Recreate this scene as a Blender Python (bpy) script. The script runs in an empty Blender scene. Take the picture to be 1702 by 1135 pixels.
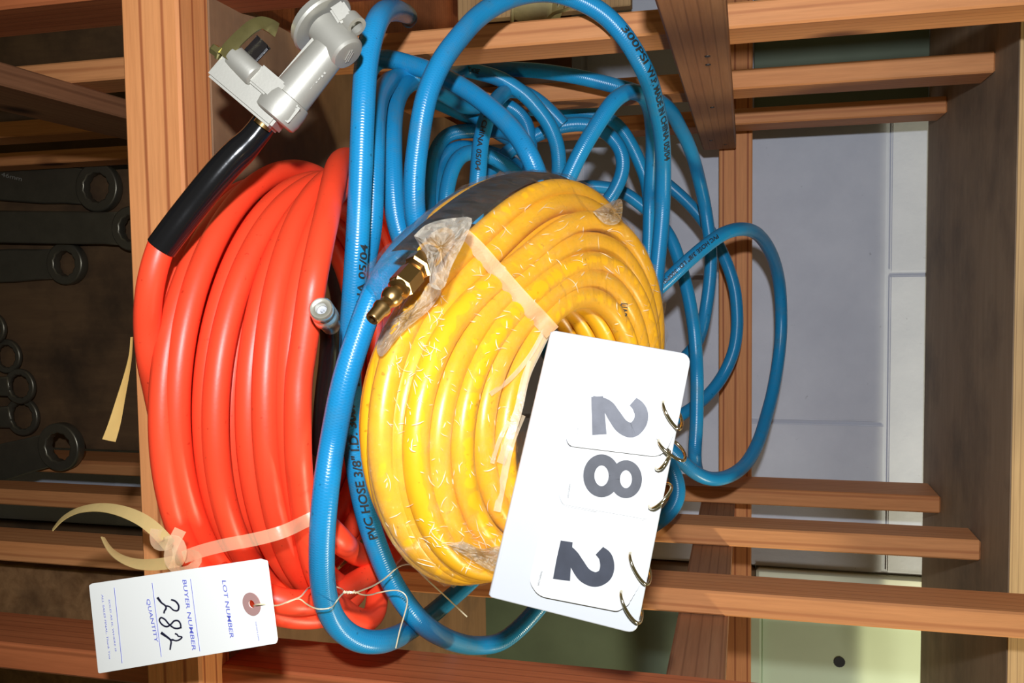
import bpy, bmesh, math, random
import numpy as np
from mathutils import Vector, Matrix
random.seed(7); rng = np.random.default_rng(7)
PI = math.pi
SC = bpy.context.scene
COL = SC.collection

# ------------------------------------------------------------------ camera
H = 1.30                                   # camera height above the floor (m)
FPX, CX, CY = 1500.0, 851.0, 567.5
_Y = np.array([389., -97.5, FPX]); _Y /= np.linalg.norm(_Y)
_X = np.array([329., 0, FPX]); _X[1] = -(_Y[0]*_X[0] + _Y[2]*_X[2])/_Y[1]; _X /= np.linalg.norm(_X)
_Z = np.cross(_X, _Y)
if _Z[0] < 0: _Z = -_Z
R = np.array([_X, _Y, _Z])                 # world = R @ (right, down, forward)
UP = np.array([0, 0, H])
RH, DH, FH = R[:, 0], R[:, 1], R[:, 2]
CAM = UP.copy()
def ray(px, py): return R @ np.array([px-CX, py-CY, FPX])
def P(px, py, d):                          # survey point at real depth d (world Y)
    r = ray(px, py); return r*(d/r[1]) + UP
def PZ(px, py, z):
    r = ray(px, py); return r*(z/r[2]) + UP
def hit(px, py, p0, n):                    # point of a surveyed plane
    r = ray(px, py); return UP + r*(np.dot(p0-UP, n)/np.dot(r, n))

cam = bpy.data.cameras.new('camera'); cam.lens = FPX/1702*36; cam.sensor_width = 36; cam.clip_start = .02
co = bpy.data.objects.new('camera', cam); COL.objects.link(co)
m = Matrix.Identity(4)
for i in range(3):
    m[i][0], m[i][1], m[i][2], m[i][3] = RH[i], -DH[i], -FH[i], CAM[i]
co.matrix_world = m
SC.camera = co

# ------------------------------------------------------------------ light
w = bpy.data.worlds.new('world'); SC.world = w; w.use_nodes = True
bg = w.node_tree.nodes['Background']; bg.inputs[0].default_value = (1.0, .86, .42, 1); bg.inputs[1].default_value = .12
def spot(name, loc, target, energy, size, blend, radius, col):
    l = bpy.data.lights.new(name, 'SPOT'); l.energy = energy; l.spot_size = math.radians(size); l.spot_blend = blend
    l.shadow_soft_size = radius; l.color = col
    o = bpy.data.objects.new(name, l); COL.objects.link(o); o.location = loc
    o.rotation_euler = (Vector(target)-Vector(loc)).to_track_quat('-Z', 'Y').to_euler()
def area(name, loc, target, energy, sx, sy, col):
    l = bpy.data.lights.new(name, 'AREA'); l.energy = energy; l.shape = 'RECTANGLE'; l.size = sx; l.size_y = sy; l.color = col
    o = bpy.data.objects.new(name, l); COL.objects.link(o); o.location = loc
    o.rotation_euler = (Vector(target)-Vector(loc)).to_track_quat('-Z', 'Y').to_euler()
spot('camera_flash', tuple(CAM + np.array([-.108, -.055, .012])), tuple(P(850, 590, .9)), 26.0, 90, .70, .012, (.93, .97, 1.04))
area('ceiling_fluorescent', (1.25, .42, 2.14), (.45, 1.3, 1.50), 19, .30, .10, (1.0, .93, .66))
spot('door_fill_spot', (1.25, .98, 1.62), (.66, 1.33, 1.42), 16, 46, .8, .06, (1.0, .97, .86))  # added fill light to brighten the green door panel, no real lamp there
SC.view_settings.view_transform = 'Standard'; SC.view_settings.look = 'None'
SC.view_settings.exposure = 0.0; SC.view_settings.gamma = 1.0; SC.view_settings.use_curve_mapping = False

# ------------------------------------------------------------------ materials
def mat(name):
    m = bpy.data.materials.new(name); m.use_nodes = True
    nt = m.node_tree; b = nt.nodes['Principled BSDF']
    return m, nt, b
def N(nt, t, **k):
    n = nt.nodes.new(t)
    for a, v in k.items(): setattr(n, a, v)
    return n
def ramp(nt, stops, interp='LINEAR'):
    r = N(nt, 'ShaderNodeValToRGB'); cr = r.color_ramp; cr.interpolation = interp
    while len(cr.elements) < len(stops): cr.elements.new(.5)
    for e, (p, c) in zip(cr.elements, stops): e.position = p; e.color = (*c, 1)
    return r
def mixc(nt, fac, a, b, mode='MIX'):
    x = N(nt, 'ShaderNodeMix', data_type='RGBA', blend_type=mode)
    for s, v in ((x.inputs[0], fac), (x.inputs[6], a), (x.inputs[7], b)):
        if hasattr(v, 'links'): nt.links.new(v, s)
        elif isinstance(v, tuple): s.default_value = (*v, 1)
        else: s.default_value = v
    return x.outputs[2]
def bump(nt, b, h, strength, dist=.001):
    n = N(nt, 'ShaderNodeBump'); n.inputs['Strength'].default_value = strength; n.inputs['Distance'].default_value = dist
    nt.links.new(h, n.inputs['Height']); nt.links.new(n.outputs[0], b.inputs['Normal']); return n
def coords(nt, scale, rnd=True):
    tc = N(nt, 'ShaderNodeTexCoord'); mp = N(nt, 'ShaderNodeMapping'); mp.inputs['Scale'].default_value = scale
    if rnd:
        oi = N(nt, 'ShaderNodeObjectInfo'); mu = N(nt, 'ShaderNodeVectorMath', operation='MULTIPLY_ADD')
        mu.inputs[1].default_value = (3.1, 5.7, 4.3)
        nt.links.new(oi.outputs['Random'], mu.inputs[0]); nt.links.new(tc.outputs['Object'], mu.inputs[2])
        nt.links.new(mu.outputs[0], mp.inputs[0])
    else: nt.links.new(tc.outputs['Object'], mp.inputs[0])
    return mp.outputs[0]
def noise(nt, vec, scale, detail=4, rough=.55, dist=0):
    n = N(nt, 'ShaderNodeTexNoise'); n.inputs['Scale'].default_value = scale; n.inputs['Detail'].default_value = detail
    n.inputs['Roughness'].default_value = rough; n.inputs['Distortion'].default_value = dist
    if vec is not None: nt.links.new(vec, n.inputs['Vector'])
    return n.outputs[0]
def simple(name, col, rough=.5, metal=0., spec=.5, bumpscale=0, bumpstr=.1, var=0., vscale=60):
    m, nt, b = mat(name)
    b.inputs['Base Color'].default_value = (*col, 1); b.inputs['Roughness'].default_value = rough
    b.inputs['Metallic'].default_value = metal; b.inputs['Specular IOR Level'].default_value = spec
    v = coords(nt, (1, 1, 1))
    if var:
        n = noise(nt, v, vscale)
        nt.links.new(mixc(nt, n, tuple(c*(1-var) for c in col), tuple(min(1, c*(1+var)) for c in col)), b.inputs['Base Color'])
    if bumpscale: bump(nt, b, noise(nt, v, bumpscale), bumpstr)
    return m
def wood(name, axis, light, dark, line, rough=.62, lines=40, knots=True, lc=.45):
    m, nt, b = mat(name)
    sc = [1, 1, 1]; sc['xyz'.index(axis)] = .045
    v = coords(nt, tuple(sc))
    big = noise(nt, v, 26, 3, .5, .6)
    fine = noise(nt, v, 420, 4, .6)
    r1 = ramp(nt, [(.3, dark), (.62, light)]); nt.links.new(big, r1.inputs[0])
    wv = N(nt, 'ShaderNodeTexWave', wave_type='RINGS', rings_direction=axis.upper()); wv.inputs['Scale'].default_value = lines
    wv.inputs['Distortion'].default_value = 2.6; wv.inputs['Detail'].default_value = 2; wv.inputs['Detail Scale'].default_value = .8
    nt.links.new(v, wv.inputs['Vector'])
    r2 = ramp(nt, [(.0, (lc, lc, lc)), (.10, (.0, .0, .0)), (1, (0, 0, 0))]); nt.links.new(wv.outputs[1], r2.inputs[0])
    c = mixc(nt, r2.outputs[0], r1.outputs[0], line)
    r3 = ramp(nt, [(.3, (.84, .82, .80)), (.65, (1.06, 1.06, 1.06))]); nt.links.new(fine, r3.inputs[0])
    c = mixc(nt, .75, c, r3.outputs[0], 'MULTIPLY')
    if knots:
        sk = [1, 1, 1]; sk['xyz'.index(axis)] = .5
        vo = N(nt, 'ShaderNodeTexVoronoi'); vo.inputs['Scale'].default_value = 9
        nt.links.new(coords(nt, tuple(sk)), vo.inputs['Vector'])
        rk = ramp(nt, [(.07, (1, 1, 1)), (.15, (0, 0, 0))]); nt.links.new(vo.outputs['Distance'], rk.inputs[0])
        c = mixc(nt, rk.outputs[0], c, tuple(x*.35 for x in line))
    nt.links.new(c, b.inputs['Base Color']); b.inputs['Roughness'].default_value = rough; b.inputs['Specular IOR Level'].default_value = .3
    bump(nt, b, fine, .25, .0006)
    return m
FIR = ((.58, .25, .095), (.53, .205, .07), (.28, .075, .022))
M = {}
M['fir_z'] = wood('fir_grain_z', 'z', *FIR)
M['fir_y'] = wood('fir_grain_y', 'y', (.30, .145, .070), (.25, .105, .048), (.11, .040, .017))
M['fir_x'] = wood('fir_grain_x', 'x', (.62, .26, .095), (.58, .225, .075), (.26, .06, .018), lines=30, knots=False, lc=.8)
M['redfir_z'] = wood('red_fir_z', 'z', (.42, .125, .045), (.30, .08, .028), (.14, .035, .012), rough=.45)
def plywood(name, a, b_, dirt, axis='x', rough=.7):
    m, nt, b = mat(name)
    sc = [1, 1, 1]; sc['xyz'.index(axis)] = .12
    v = coords(nt, tuple(sc)); r = ramp(nt, [(.3, a), (.7, b_)]); nt.links.new(noise(nt, v, 60, 6, .65, .5), r.inputs[0])
    r2 = ramp(nt, [(.45, (0, 0, 0)), (.72, (1, 1, 1))]); nt.links.new(noise(nt, coords(nt, (1, 1, 1)), 9, 5, .6), r2.inputs[0])
    nt.links.new(mixc(nt, r2.outputs[0], r.outputs[0], dirt), b.inputs['Base Color'])
    b.inputs['Roughness'].default_value = rough; b.inputs['Specular IOR Level'].default_value = .25
    bump(nt, b, noise(nt, v, 300), .2, .0005)
    return m
M['ply_shelf'] = plywood('plywood_shelf', (.21, .112, .055), (.26, .145, .075), (.11, .065, .04))
M['ply_under'] = plywood('plywood_underside', (.26, .185, .115), (.34, .25, .16), (.15, .11, .075))
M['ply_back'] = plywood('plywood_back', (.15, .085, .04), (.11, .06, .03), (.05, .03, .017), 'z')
M['ply_edge'] = wood('plywood_edge', 'x', (.55, .36, .17), (.38, .22, .10), (.20, .11, .05), knots=False, lines=90)
M['burl'] = plywood('burl_board', (.30, .16, .07), (.16, .075, .03), (.05, .025, .012), 'y')
M['green_shade'] = simple('shaded_green', (.11, .145, .095), .6, var=.3, vscale=14)  # green darkened so the colour carries the shade on door and wall
M['door_green'] = simple('pale_green_paint', (.50, .58, .40), .5, var=.08, vscale=12)
M['door_trim'] = simple('cream_paint', (.62, .63, .48), .5, var=.08, vscale=20)
M['dark_gap'] = simple('dark_gap', (.03, .028, .02), .8)
def wallmat():
    m, nt, b = mat('painted_block')
    v = coords(nt, (1, 1, 1), False)
    r = ramp(nt, [(.35, (.50, .525, .60)), (.7, (.585, .61, .68))]); nt.links.new(noise(nt, v, 10, 6, .6), r.inputs[0])
    sp = ramp(nt, [(.22, (.35, .35, .36)), (.30, (1, 1, 1))]); nt.links.new(noise(nt, v, 90, 3, .5), sp.inputs[0])
    nt.links.new(mixc(nt, .6, r.outputs[0], sp.outputs[0], 'MULTIPLY'), b.inputs['Base Color'])
    b.inputs['Roughness'].default_value = .7
    bump(nt, b, noise(nt, v, 160, 5), .35, .001)
    return m
M['wall'] = wallmat()
M['mortar'] = simple('painted_mortar', (.50, .525, .60), .8, bumpscale=200, bumpstr=.3)
M['floor'] = simple('concrete_floor', (.25, .24, .22), .8, var=.2, vscale=8)
def hosemat(name, col, dirt, rough, weave, dirtamt=.5):
    m, nt, b = mat(name)
    uv = N(nt, 'ShaderNodeUVMap'); sx = N(nt, 'ShaderNodeSeparateXYZ'); nt.links.new(uv.outputs[0], sx.inputs[0])
    def math_(op, a, bb=None, c=None):
        n = N(nt, 'ShaderNodeMath', operation=op)
        for i, q in enumerate((a, bb, c)):
            if q is None: continue
            if hasattr(q, 'links'): nt.links.new(q, n.inputs[i])
            else: n.inputs[i].default_value = q
        return n.outputs[0]
    v = coords(nt, (1, 1, 1), False)
    d = ramp(nt, [(.52, (0, 0, 0)), (.78, (1, 1, 1))]); nt.links.new(noise(nt, v, 35, 6, .65), d.inputs[0])
    dv = math_('MULTIPLY', d.outputs[0], dirtamt)
    c = mixc(nt, dv, col, dirt)
    sp = ramp(nt, [(.24, (.25, .22, .2)), (.31, (1, 1, 1))]); nt.links.new(noise(nt, v, 260, 2), sp.inputs[0])
    c = mixc(nt, .5, c, sp.outputs[0], 'MULTIPLY')
    if weave:
        u = math_('MULTIPLY', sx.outputs[0], 2*PI/.0017)
        vv = math_('MULTIPLY', sx.outputs[1], 2*PI*9)
        s1 = math_('SINE', math_('ADD', u, vv)); s2 = math_('SINE', math_('SUBTRACT', u, vv))
        hgt = math_('MAXIMUM', s1, s2)
        k = math_('MULTIPLY_ADD', hgt, .045, .97)
        c = mixc(nt, 1.0, c, k, 'MULTIPLY')
        bump(nt, b, hgt, weave, .00018)
    else:
        bump(nt, b, noise(nt, v, 420, 3), .12, .0004)
    nt.links.new(c, b.inputs['Base Color']); b.inputs['Roughness'].default_value = rough
    b.inputs['Specular IOR Level'].default_value = .5
    return m
M['blue'] = hosemat('blue_pvc', (.010, .225, .47), (.10, .17, .16), .27, .24, .40)
M['orange'] = hosemat('orange_rubber', (.95, .064, .022), (.80, .050, .018), .42, 0, .4)
M['yellow'] = hosemat('yellow_pvc', (.80, .385, .012), (.70, .31, .012), .34, 0, .5)
M['black_sleeve'] = simple('black_shrink_sleeve', (.006, .006, .007), .16, bumpscale=60, bumpstr=.15)
M['black_rubber'] = simple('black_rubber', (.010, .008, .008), .22)
M['cast'] = simple('cast_aluminium', (.40, .385, .335), .48, .45, bumpscale=700, bumpstr=.04, var=.08, vscale=70)
M['cast_dark'] = simple('cast_recess', (.10, .09, .06), .5, .6)
M['red_paint'] = simple('red_end_paint', (.36, .16, .13), .5)
M['zinc'] = simple('yellow_zinc', (.42, .37, .16), .30, .9, var=.45, vscale=60)
M['chrome'] = simple('nickel', (.74, .71, .60), .24, .8)
M['brass'] = simple('brass', (.46, .285, .115), .30, 1., var=.15, vscale=90)
M['pin'] = simple('grey_pin', (.45, .46, .48), .35, .3)
M['hole'] = simple('dark_bore', (.02, .02, .025), .4)
M['ring'] = simple('ring_nickel', (.66, .60, .46), .12, 1.)
M['card'] = simple('white_card', (.56, .56, .545), .42, var=.02, vscale=30)
M['board'] = simple('white_vinyl_board', (.47, .48, .495), .38, bumpscale=180, bumpstr=.06)
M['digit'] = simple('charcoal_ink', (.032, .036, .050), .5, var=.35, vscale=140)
M['digit_sheen'] = simple('sheen_charcoal_ink', (.062, .064, .074), .5, var=.35, vscale=140)  # charcoal ink lightened, the flash sheen is put into its colour
M['digit_sheen_strong'] = simple('strong_sheen_charcoal_ink', (.105, .108, .125), .5, var=.4, vscale=140)  # same ink lightened further for a stronger painted flash sheen
M['tag'] = simple('white_tag_card', (.90, .90, .86), .6)
M['ink_blue'] = simple('blue_print', (.13, .15, .62), .6)
M['ink_pen'] = simple('black_pen', (.008, .008, .03), .5)
M['ink'] = simple('black_print', (.015, .02, .022), .5)
M['washer'] = simple('tag_washer', (.42, .24, .22), .6)
M['wire'] = simple('thin_wire', (.80, .70, .48), .35, .35)
M['steel'] = simple('wrench_steel', (.15, .135, .10), .36, .7, bumpscale=300, bumpstr=.1, var=.25, vscale=40)
M['stamp'] = simple('stamped_steel', (.55, .55, .5), .4, .6)
M['nail'] = simple('nail_iron', (.05, .04, .035), .5, .6)
M['dry_tape'] = simple('dried_tape', (.62, .40, .12), .6, var=.15, vscale=70)
M['twine'] = simple('twine_cream', (.50, .42, .20), .8, bumpscale=400, bumpstr=.4, var=.25, vscale=120)
M['label'] = simple('dark_label', (.022, .024, .022), .45, var=.5, vscale=40)
def translucent(name, col, alpha, rough=.35, bumpscale=0, bstr=.2):
    m, nt, b = mat(name); out = nt.nodes['Material Output']
    b.inputs['Base Color'].default_value = (*col, 1); b.inputs['Roughness'].default_value = rough
    tr = N(nt, 'ShaderNodeBsdfTransparent'); mx = N(nt, 'ShaderNodeMixShader'); mx.inputs[0].default_value = alpha
    nt.links.new(tr.outputs[0], mx.inputs[1]); nt.links.new(b.outputs[0], mx.inputs[2]); nt.links.new(mx.outputs[0], out.inputs[0])
    if bumpscale: bump(nt, b, noise(nt, coords(nt, (1, 1, 1)), bumpscale), bstr)
    return m
M['tie'] = translucent('clear_vinyl_tie', (.85, .62, .38), .26, .30, 150, .2)
M['tie_loose'] = translucent('vinyl_tie_loose', (.60, .44, .18), .80, .35, 150, .2)
M['strap'] = translucent('woven_strap', (.80, .50, .26), .42, .5, 900, .5)
M['foldfilm'] = translucent('film_fold', (.85, .70, .48), .26, .25, 200, .4)
def filmmat(name, base, scale, bstr, haze):
    m, nt, b = mat(name); out = nt.nodes['Material Output']; nt.nodes.remove(b)
    tr = N(nt, 'ShaderNodeBsdfTransparent'); gl = N(nt, 'ShaderNodeBsdfGlossy'); gl.inputs['Roughness'].default_value = .075
    gl.inputs['Color'].default_value = (1, .97, .92, 1)
    df = N(nt, 'ShaderNodeBsdfDiffuse'); df.inputs['Color'].default_value = (.46, .41, .33, 1)
    v = coords(nt, (1, 1, 1), False)
    n1 = noise(nt, v, scale, 5, .6, 1.2)
    bn = N(nt, 'ShaderNodeBump'); bn.inputs['Strength'].default_value = bstr; bn.inputs['Distance'].default_value = .004
    nt.links.new(n1, bn.inputs['Height']); nt.links.new(bn.outputs[0], gl.inputs['Normal'])
    lw = N(nt, 'ShaderNodeLayerWeight'); lw.inputs['Blend'].default_value = base
    nt.links.new(bn.outputs[0], lw.inputs['Normal'])
    mx0 = N(nt, 'ShaderNodeMixShader'); mx0.inputs[0].default_value = haze
    nt.links.new(tr.outputs[0], mx0.inputs[1]); nt.links.new(df.outputs[0], mx0.inputs[2])
    mt = N(nt, 'ShaderNodeMath', operation='MULTIPLY'); mt.inputs[1].default_value = .8; nt.links.new(lw.outputs['Fresnel'], mt.inputs[0])
    mb = N(nt, 'ShaderNodeMath', operation='ADD'); mb.inputs[1].default_value = .045; nt.links.new(mt.outputs[0], mb.inputs[0])
    mn = N(nt, 'ShaderNodeMath', operation='MINIMUM'); mn.inputs[1].default_value = .24; nt.links.new(mb.outputs[0], mn.inputs[0])
    mx = N(nt, 'ShaderNodeMixShader'); nt.links.new(mn.outputs[0], mx.inputs[0])
    nt.links.new(mx0.outputs[0], mx.inputs[1]); nt.links.new(gl.outputs[0], mx.inputs[2]); nt.links.new(mx.outputs[0], out.inputs[0])
    return m
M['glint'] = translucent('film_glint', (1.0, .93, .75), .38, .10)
M['film'] = filmmat('shrink_film', .12, 240, .9, .02)
M['film_crumple'] = filmmat('crumpled_film', .30, 210, 1.0, .50)

# ------------------------------------------------------------------ helpers
def link(o, parent=None, mats=()):
    COL.objects.link(o)
    if parent is not None:
        o.parent = parent                                      # meshes are built in world space
        if parent.parent is None: o.matrix_parent_inverse = Matrix.Translation(-Vector(parent.location))
    for m_ in mats: o.data.materials.append(m_)
    return o
def tag(o, label=None, cat=None, group=None, kind=None):
    if label: o['label'] = label
    if cat: o['category'] = cat
    if group: o['group'] = group
    if kind: o['kind'] = kind
    return o
def thing(name, label, cat, group=None, loc=(0, 0, 0)):
    o = bpy.data.objects.new(name, None); o.empty_display_size = .02; COL.objects.link(o)
    o.location = loc
    return tag(o, label, cat, group)
def finish(bm, name, material, parent=None, smooth=True, recalc=True):
    if recalc: bmesh.ops.recalc_face_normals(bm, faces=bm.faces)
    me = bpy.data.meshes.new(name); bm.to_mesh(me); bm.free()
    if smooth:
        for p in me.polygons: p.use_smooth = True
    ms = material if isinstance(material, (list, tuple)) else [material]
    if smooth: me.set_sharp_from_angle(angle=math.radians(38))
    o = bpy.data.objects.new(name, me); link(o, parent, ms)
    return o
def box(bm, lo, hi, bev=.0012, seg=1):
    r = bmesh.ops.create_cube(bm, size=1)
    lo, hi = np.array(lo), np.array(hi)
    for v in r['verts']:
        for i in range(3): v.co[i] = (lo[i]+hi[i])/2 + v.co[i]*(hi[i]-lo[i])
    if bev:
        es = list({e for v in r['verts'] for e in v.link_edges})
        bmesh.ops.bevel(bm, geom=es, offset=bev, segments=seg, affect='EDGES')
def boxobj(name, lo, hi, material, parent=None, bev=.0012):
    bm = bmesh.new(); box(bm, lo, hi, bev); return finish(bm, name, material, parent, smooth=False)
def spline(pts, step=.004):
    p = np.array(pts, float); n = len(p)
    q = np.vstack([2*p[0]-p[1], p, 2*p[-1]-p[-2]]); out = []
    for i in range(n-1):
        a, b, c, d = q[i:i+4]
        t0 = 0; t1 = t0+max(np.linalg.norm(b-a), 1e-9)**.5; t2 = t1+max(np.linalg.norm(c-b), 1e-9)**.5; t3 = t2+max(np.linalg.norm(d-c), 1e-9)**.5
        k = max(2, int(np.linalg.norm(c-b)/step*1.3))
        t = np.linspace(t1, t2, k, endpoint=False)[:, None]
        A1 = (t1-t)/(t1-t0)*a+(t-t0)/(t1-t0)*b; A2 = (t2-t)/(t2-t1)*b+(t-t1)/(t2-t1)*c; A3 = (t3-t)/(t3-t2)*c+(t-t2)/(t3-t2)*d
        B1 = (t2-t)/(t2-t0)*A1+(t-t0)/(t2-t0)*A2; B2 = (t3-t)/(t3-t1)*A2+(t-t1)/(t3-t1)*A3
        out.append((t2-t)/(t2-t1)*B1+(t-t1)/(t2-t1)*B2)
    out.append(p[-1:]); c = np.vstack(out)
    s = np.concatenate([[0], np.cumsum(np.linalg.norm(np.diff(c, axis=0), axis=1))])
    m_ = max(3, int(s[-1]/step)); u = np.linspace(0, s[-1], m_+1)
    return np.stack([np.interp(u, s, c[:, i]) for i in range(3)], 1)
def smooth_path(c, it=6):
    c = c.copy()
    for _ in range(it): c[1:-1] = .25*c[:-2]+.5*c[1:-1]+.25*c[2:]
    return c
def frames(c):
    T = np.gradient(c, axis=0); T /= np.linalg.norm(T, axis=1)[:, None]
    a = np.cross(T[0], [0, 0, 1.0])
    if np.linalg.norm(a) < .1: a = np.cross(T[0], [1.0, 0, 0])
    a /= np.linalg.norm(a); A = [a]
    for t in T[1:]:
        a = A[-1]-t*np.dot(A[-1], t); a /= np.linalg.norm(a); A.append(a)
    A = np.array(A); return T, A, np.cross(T, A)
def tube(bm, c, r, seg=16, cap=True):
    T, A, B = frames(c); n = len(c); rr = np.full(n, r) if np.isscalar(r) else np.asarray(r)
    uvl = bm.loops.layers.uv.verify()
    s = np.concatenate([[0], np.cumsum(np.linalg.norm(np.diff(c, axis=0), axis=1))])
    rings = []
    for i in range(n):
        rings.append([bm.verts.new(c[i]+rr[i]*(math.cos(2*PI*j/seg)*A[i]+math.sin(2*PI*j/seg)*B[i])) for j in range(seg)])
    for i in range(n-1):
        for j in range(seg):
            k = (j+1) % seg
            f = bm.faces.new((rings[i][j], rings[i][k], rings[i+1][k], rings[i+1][j]))
            for lp, (a, b_) in zip(f.loops, ((i, j), (i, j+1), (i+1, j+1), (i+1, j))): lp[uvl].uv = (s[a], b_/seg)
    if cap:
        bm.faces.new(rings[0][::-1]); bm.faces.new(rings[-1])
def tubeobj(name, c, r, material, parent=None, seg=16):
    bm = bmesh.new(); tube(bm, c, r, seg); return finish(bm, name, material, parent)
def lathe(bm, prof, p0, ax, seg=32, closed=False):
    """profile [(t along axis, radius)], from p0 along unit ax"""
    ax = np.array(ax, float); ax /= np.linalg.norm(ax)
    a = np.cross(ax, [0, 0, 1.0]);
    if np.linalg.norm(a) < .1: a = np.cross(ax, [1.0, 0, 0])
    a /= np.linalg.norm(a); b = np.cross(ax, a); rings = []
    for t, r in prof:
        if r <= 1e-7: rings.append([bm.verts.new(p0+ax*t)])
        else: rings.append([bm.verts.new(p0+ax*t+r*(math.cos(2*PI*j/seg)*a+math.sin(2*PI*j/seg)*b)) for j in range(seg)])
    for q, w_ in zip(rings[:-1], rings[1:]):
        for j in range(seg):
            k = (j+1) % seg
            if len(q) == 1 and len(w_) == 1: continue
            if len(q) == 1: bm.faces.new((q[0], w_[k], w_[j]))
            elif len(w_) == 1: bm.faces.new((q[j], q[k], w_[0]))
            else: bm.faces.new((q[j], q[k], w_[k], w_[j]))
def ribbon(bm, c, wid, nrm=None, thick=.0004, twist=None):
    """flat strip along c facing the normals nrm (default: towards -Y/up viewer side)"""
    T, A, B = frames(c); n = len(c); wid = np.full(n, wid) if np.isscalar(wid) else np.asarray(wid)
    L = []
    for i in range(n):
        k = np.array(nrm if nrm is not None else CAM-c[i], float) if not (nrm is not None and np.ndim(nrm) == 2) else nrm[i]
        k = k-T[i]*np.dot(k, T[i]); k /= np.linalg.norm(k); s = np.cross(T[i], k)
        if twist is not None: s, k = math.cos(twist[i])*s+math.sin(twist[i])*k, math.cos(twist[i])*k-math.sin(twist[i])*s
        L.append([bm.verts.new(c[i]+s*wid[i]/2*a+k*thick/2*b_) for a, b_ in ((-1, 1), (-.5, 1.6), (.5, 1.6), (1, 1), (1, -1), (-1, -1))])
    for i in range(n-1):
        for j in range(6): bm.faces.new((L[i][j], L[i][(j+1) % 6], L[i+1][(j+1) % 6], L[i+1][j]))
    bm.faces.new(L[0][::-1]); bm.faces.new(L[-1])
_dg = lambda: bpy.context.evaluated_depsgraph_get()
def curve_mesh(cu):
    o = bpy.data.objects.new('tmp', cu); COL.objects.link(o); dg = _dg(); dg.update()
    me = bpy.data.meshes.new_from_object(o.evaluated_get(dg)); bpy.data.objects.remove(o); bpy.data.curves.remove(cu); return me
def text_mesh(txt, size, bold=0., spacing=1.):
    cu = bpy.data.curves.new('txt', 'FONT'); cu.body = txt; cu.size = size; cu.offset = bold; cu.space_character = spacing; cu.resolution_u = 3
    me = curve_mesh(cu); cu = None
    v = np.array([x.co[:] for x in me.vertices]); f = [tuple(p.vertices) for p in me.polygons]
    bpy.data.meshes.remove(me); return v, f
def mesh_from(v, f, name, material, parent=None, smooth=False):
    me = bpy.data.meshes.new(name); me.from_pydata([tuple(x) for x in v], [], f); me.update()
    if smooth:
        for p in me.polygons: p.use_smooth = True
    o = bpy.data.objects.new(name, me); link(o, parent, [material]); return o
def plate(outer, holes, thick, o, ex, ey, name, material, parent=None, bevel=0.):
    """solid plate from 2D outlines in the frame (o, ex, ey); thickness towards -normal"""
    cu = bpy.data.curves.new('pl', 'CURVE'); cu.dimensions = '2D'; cu.fill_mode = 'BOTH'; cu.extrude = thick/2-bevel; cu.bevel_depth = bevel; cu.bevel_resolution = 1
    for loop in [outer]+list(holes):
        s = cu.splines.new('POLY'); s.points.add(len(loop)-1)
        for q, (x, y) in zip(s.points, loop): q.co = (x, y, 0, 1)
        s.use_cyclic_u = True
    me = curve_mesh(cu); o, ex, ey = map(np.array, (o, ex, ey)); ez = np.cross(ex, ey)
    for v in me.vertices: v.co = Vector(o+ex*v.co.x+ey*v.co.y+ez*(v.co.z-thick/2))
    me.update(); me.name = name; me.materials.clear()
    ob = bpy.data.objects.new(name, me); link(ob, parent, [material]); return ob
def rrect(x0, y0, x1, y1, r, n=6, corners=(1, 1, 1, 1)):
    out = []
    for (cx_, cy_, a0), on in zip(((x1-r, y1-r, 0), (x0+r, y1-r, 90), (x0+r, y0+r, 180), (x1-r, y0+r, 270)), corners):
        if on:
            for i in range(n+1):
                a = math.radians(a0+90*i/n); out.append((cx_+r*math.cos(a), cy_+r*math.sin(a)))
        else:
            out.append({0: (x1, y1), 90: (x0, y1), 180: (x0, y0), 270: (x1, y0)}[a0])
    return out
def circle2(cx_, cy_, r, n=20): return [(cx_+r*math.cos(2*PI*i/n), cy_+r*math.sin(2*PI*i/n)) for i in range(n)]
def stroke2(pts, hw, n=10):
    """outline of a flat pen stroke with half widths hw, as quads"""
    p = np.array([(x, y, 0) for x, y in pts], float); h = np.interp(np.linspace(0, 1, 400), np.linspace(0, 1, len(pts)), np.full(len(pts), hw) if np.isscalar(hw) else hw)
    L = np.linalg.norm(np.diff(p, axis=0), axis=1).sum(); c = spline(p, L/60)
    t = np.gradient(c, axis=0); t /= np.linalg.norm(t, axis=1)[:, None]; s = np.stack([-t[:, 1], t[:, 0]], 1)
    hh = np.interp(np.linspace(0, 1, len(c)), np.linspace(0, 1, 400), h)[:, None]
    a, b = c[:, :2]+s*hh, c[:, :2]-s*hh; k = len(c)
    v = [(*x, 0) for x in a]+[(*x, 0) for x in b]; f = [(i, i+1, k+i+1, k+i) for i in range(k-1)]
    return v, f
def text_on_plane(txt, a, b, n, name, material, parent, lift=.0002, bold=0., cap=None):
    """flat lettering whose baseline runs from a to b on a plane with normal n"""
    v, f = text_mesh(txt, 1., bold)
    L = np.linalg.norm(b-a); k = L/(v[:, 0].max()-v[:, 0].min()); ky = k if cap is None else cap/.73
    e = (b-a)/L; u = np.cross(n, e); x0 = v[:, 0].min()
    w_ = [a+e*(x[0]-x0)*k+u*x[1]*ky+n*lift for x in v]
    return mesh_from(w_, f, name, material, parent)
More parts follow.
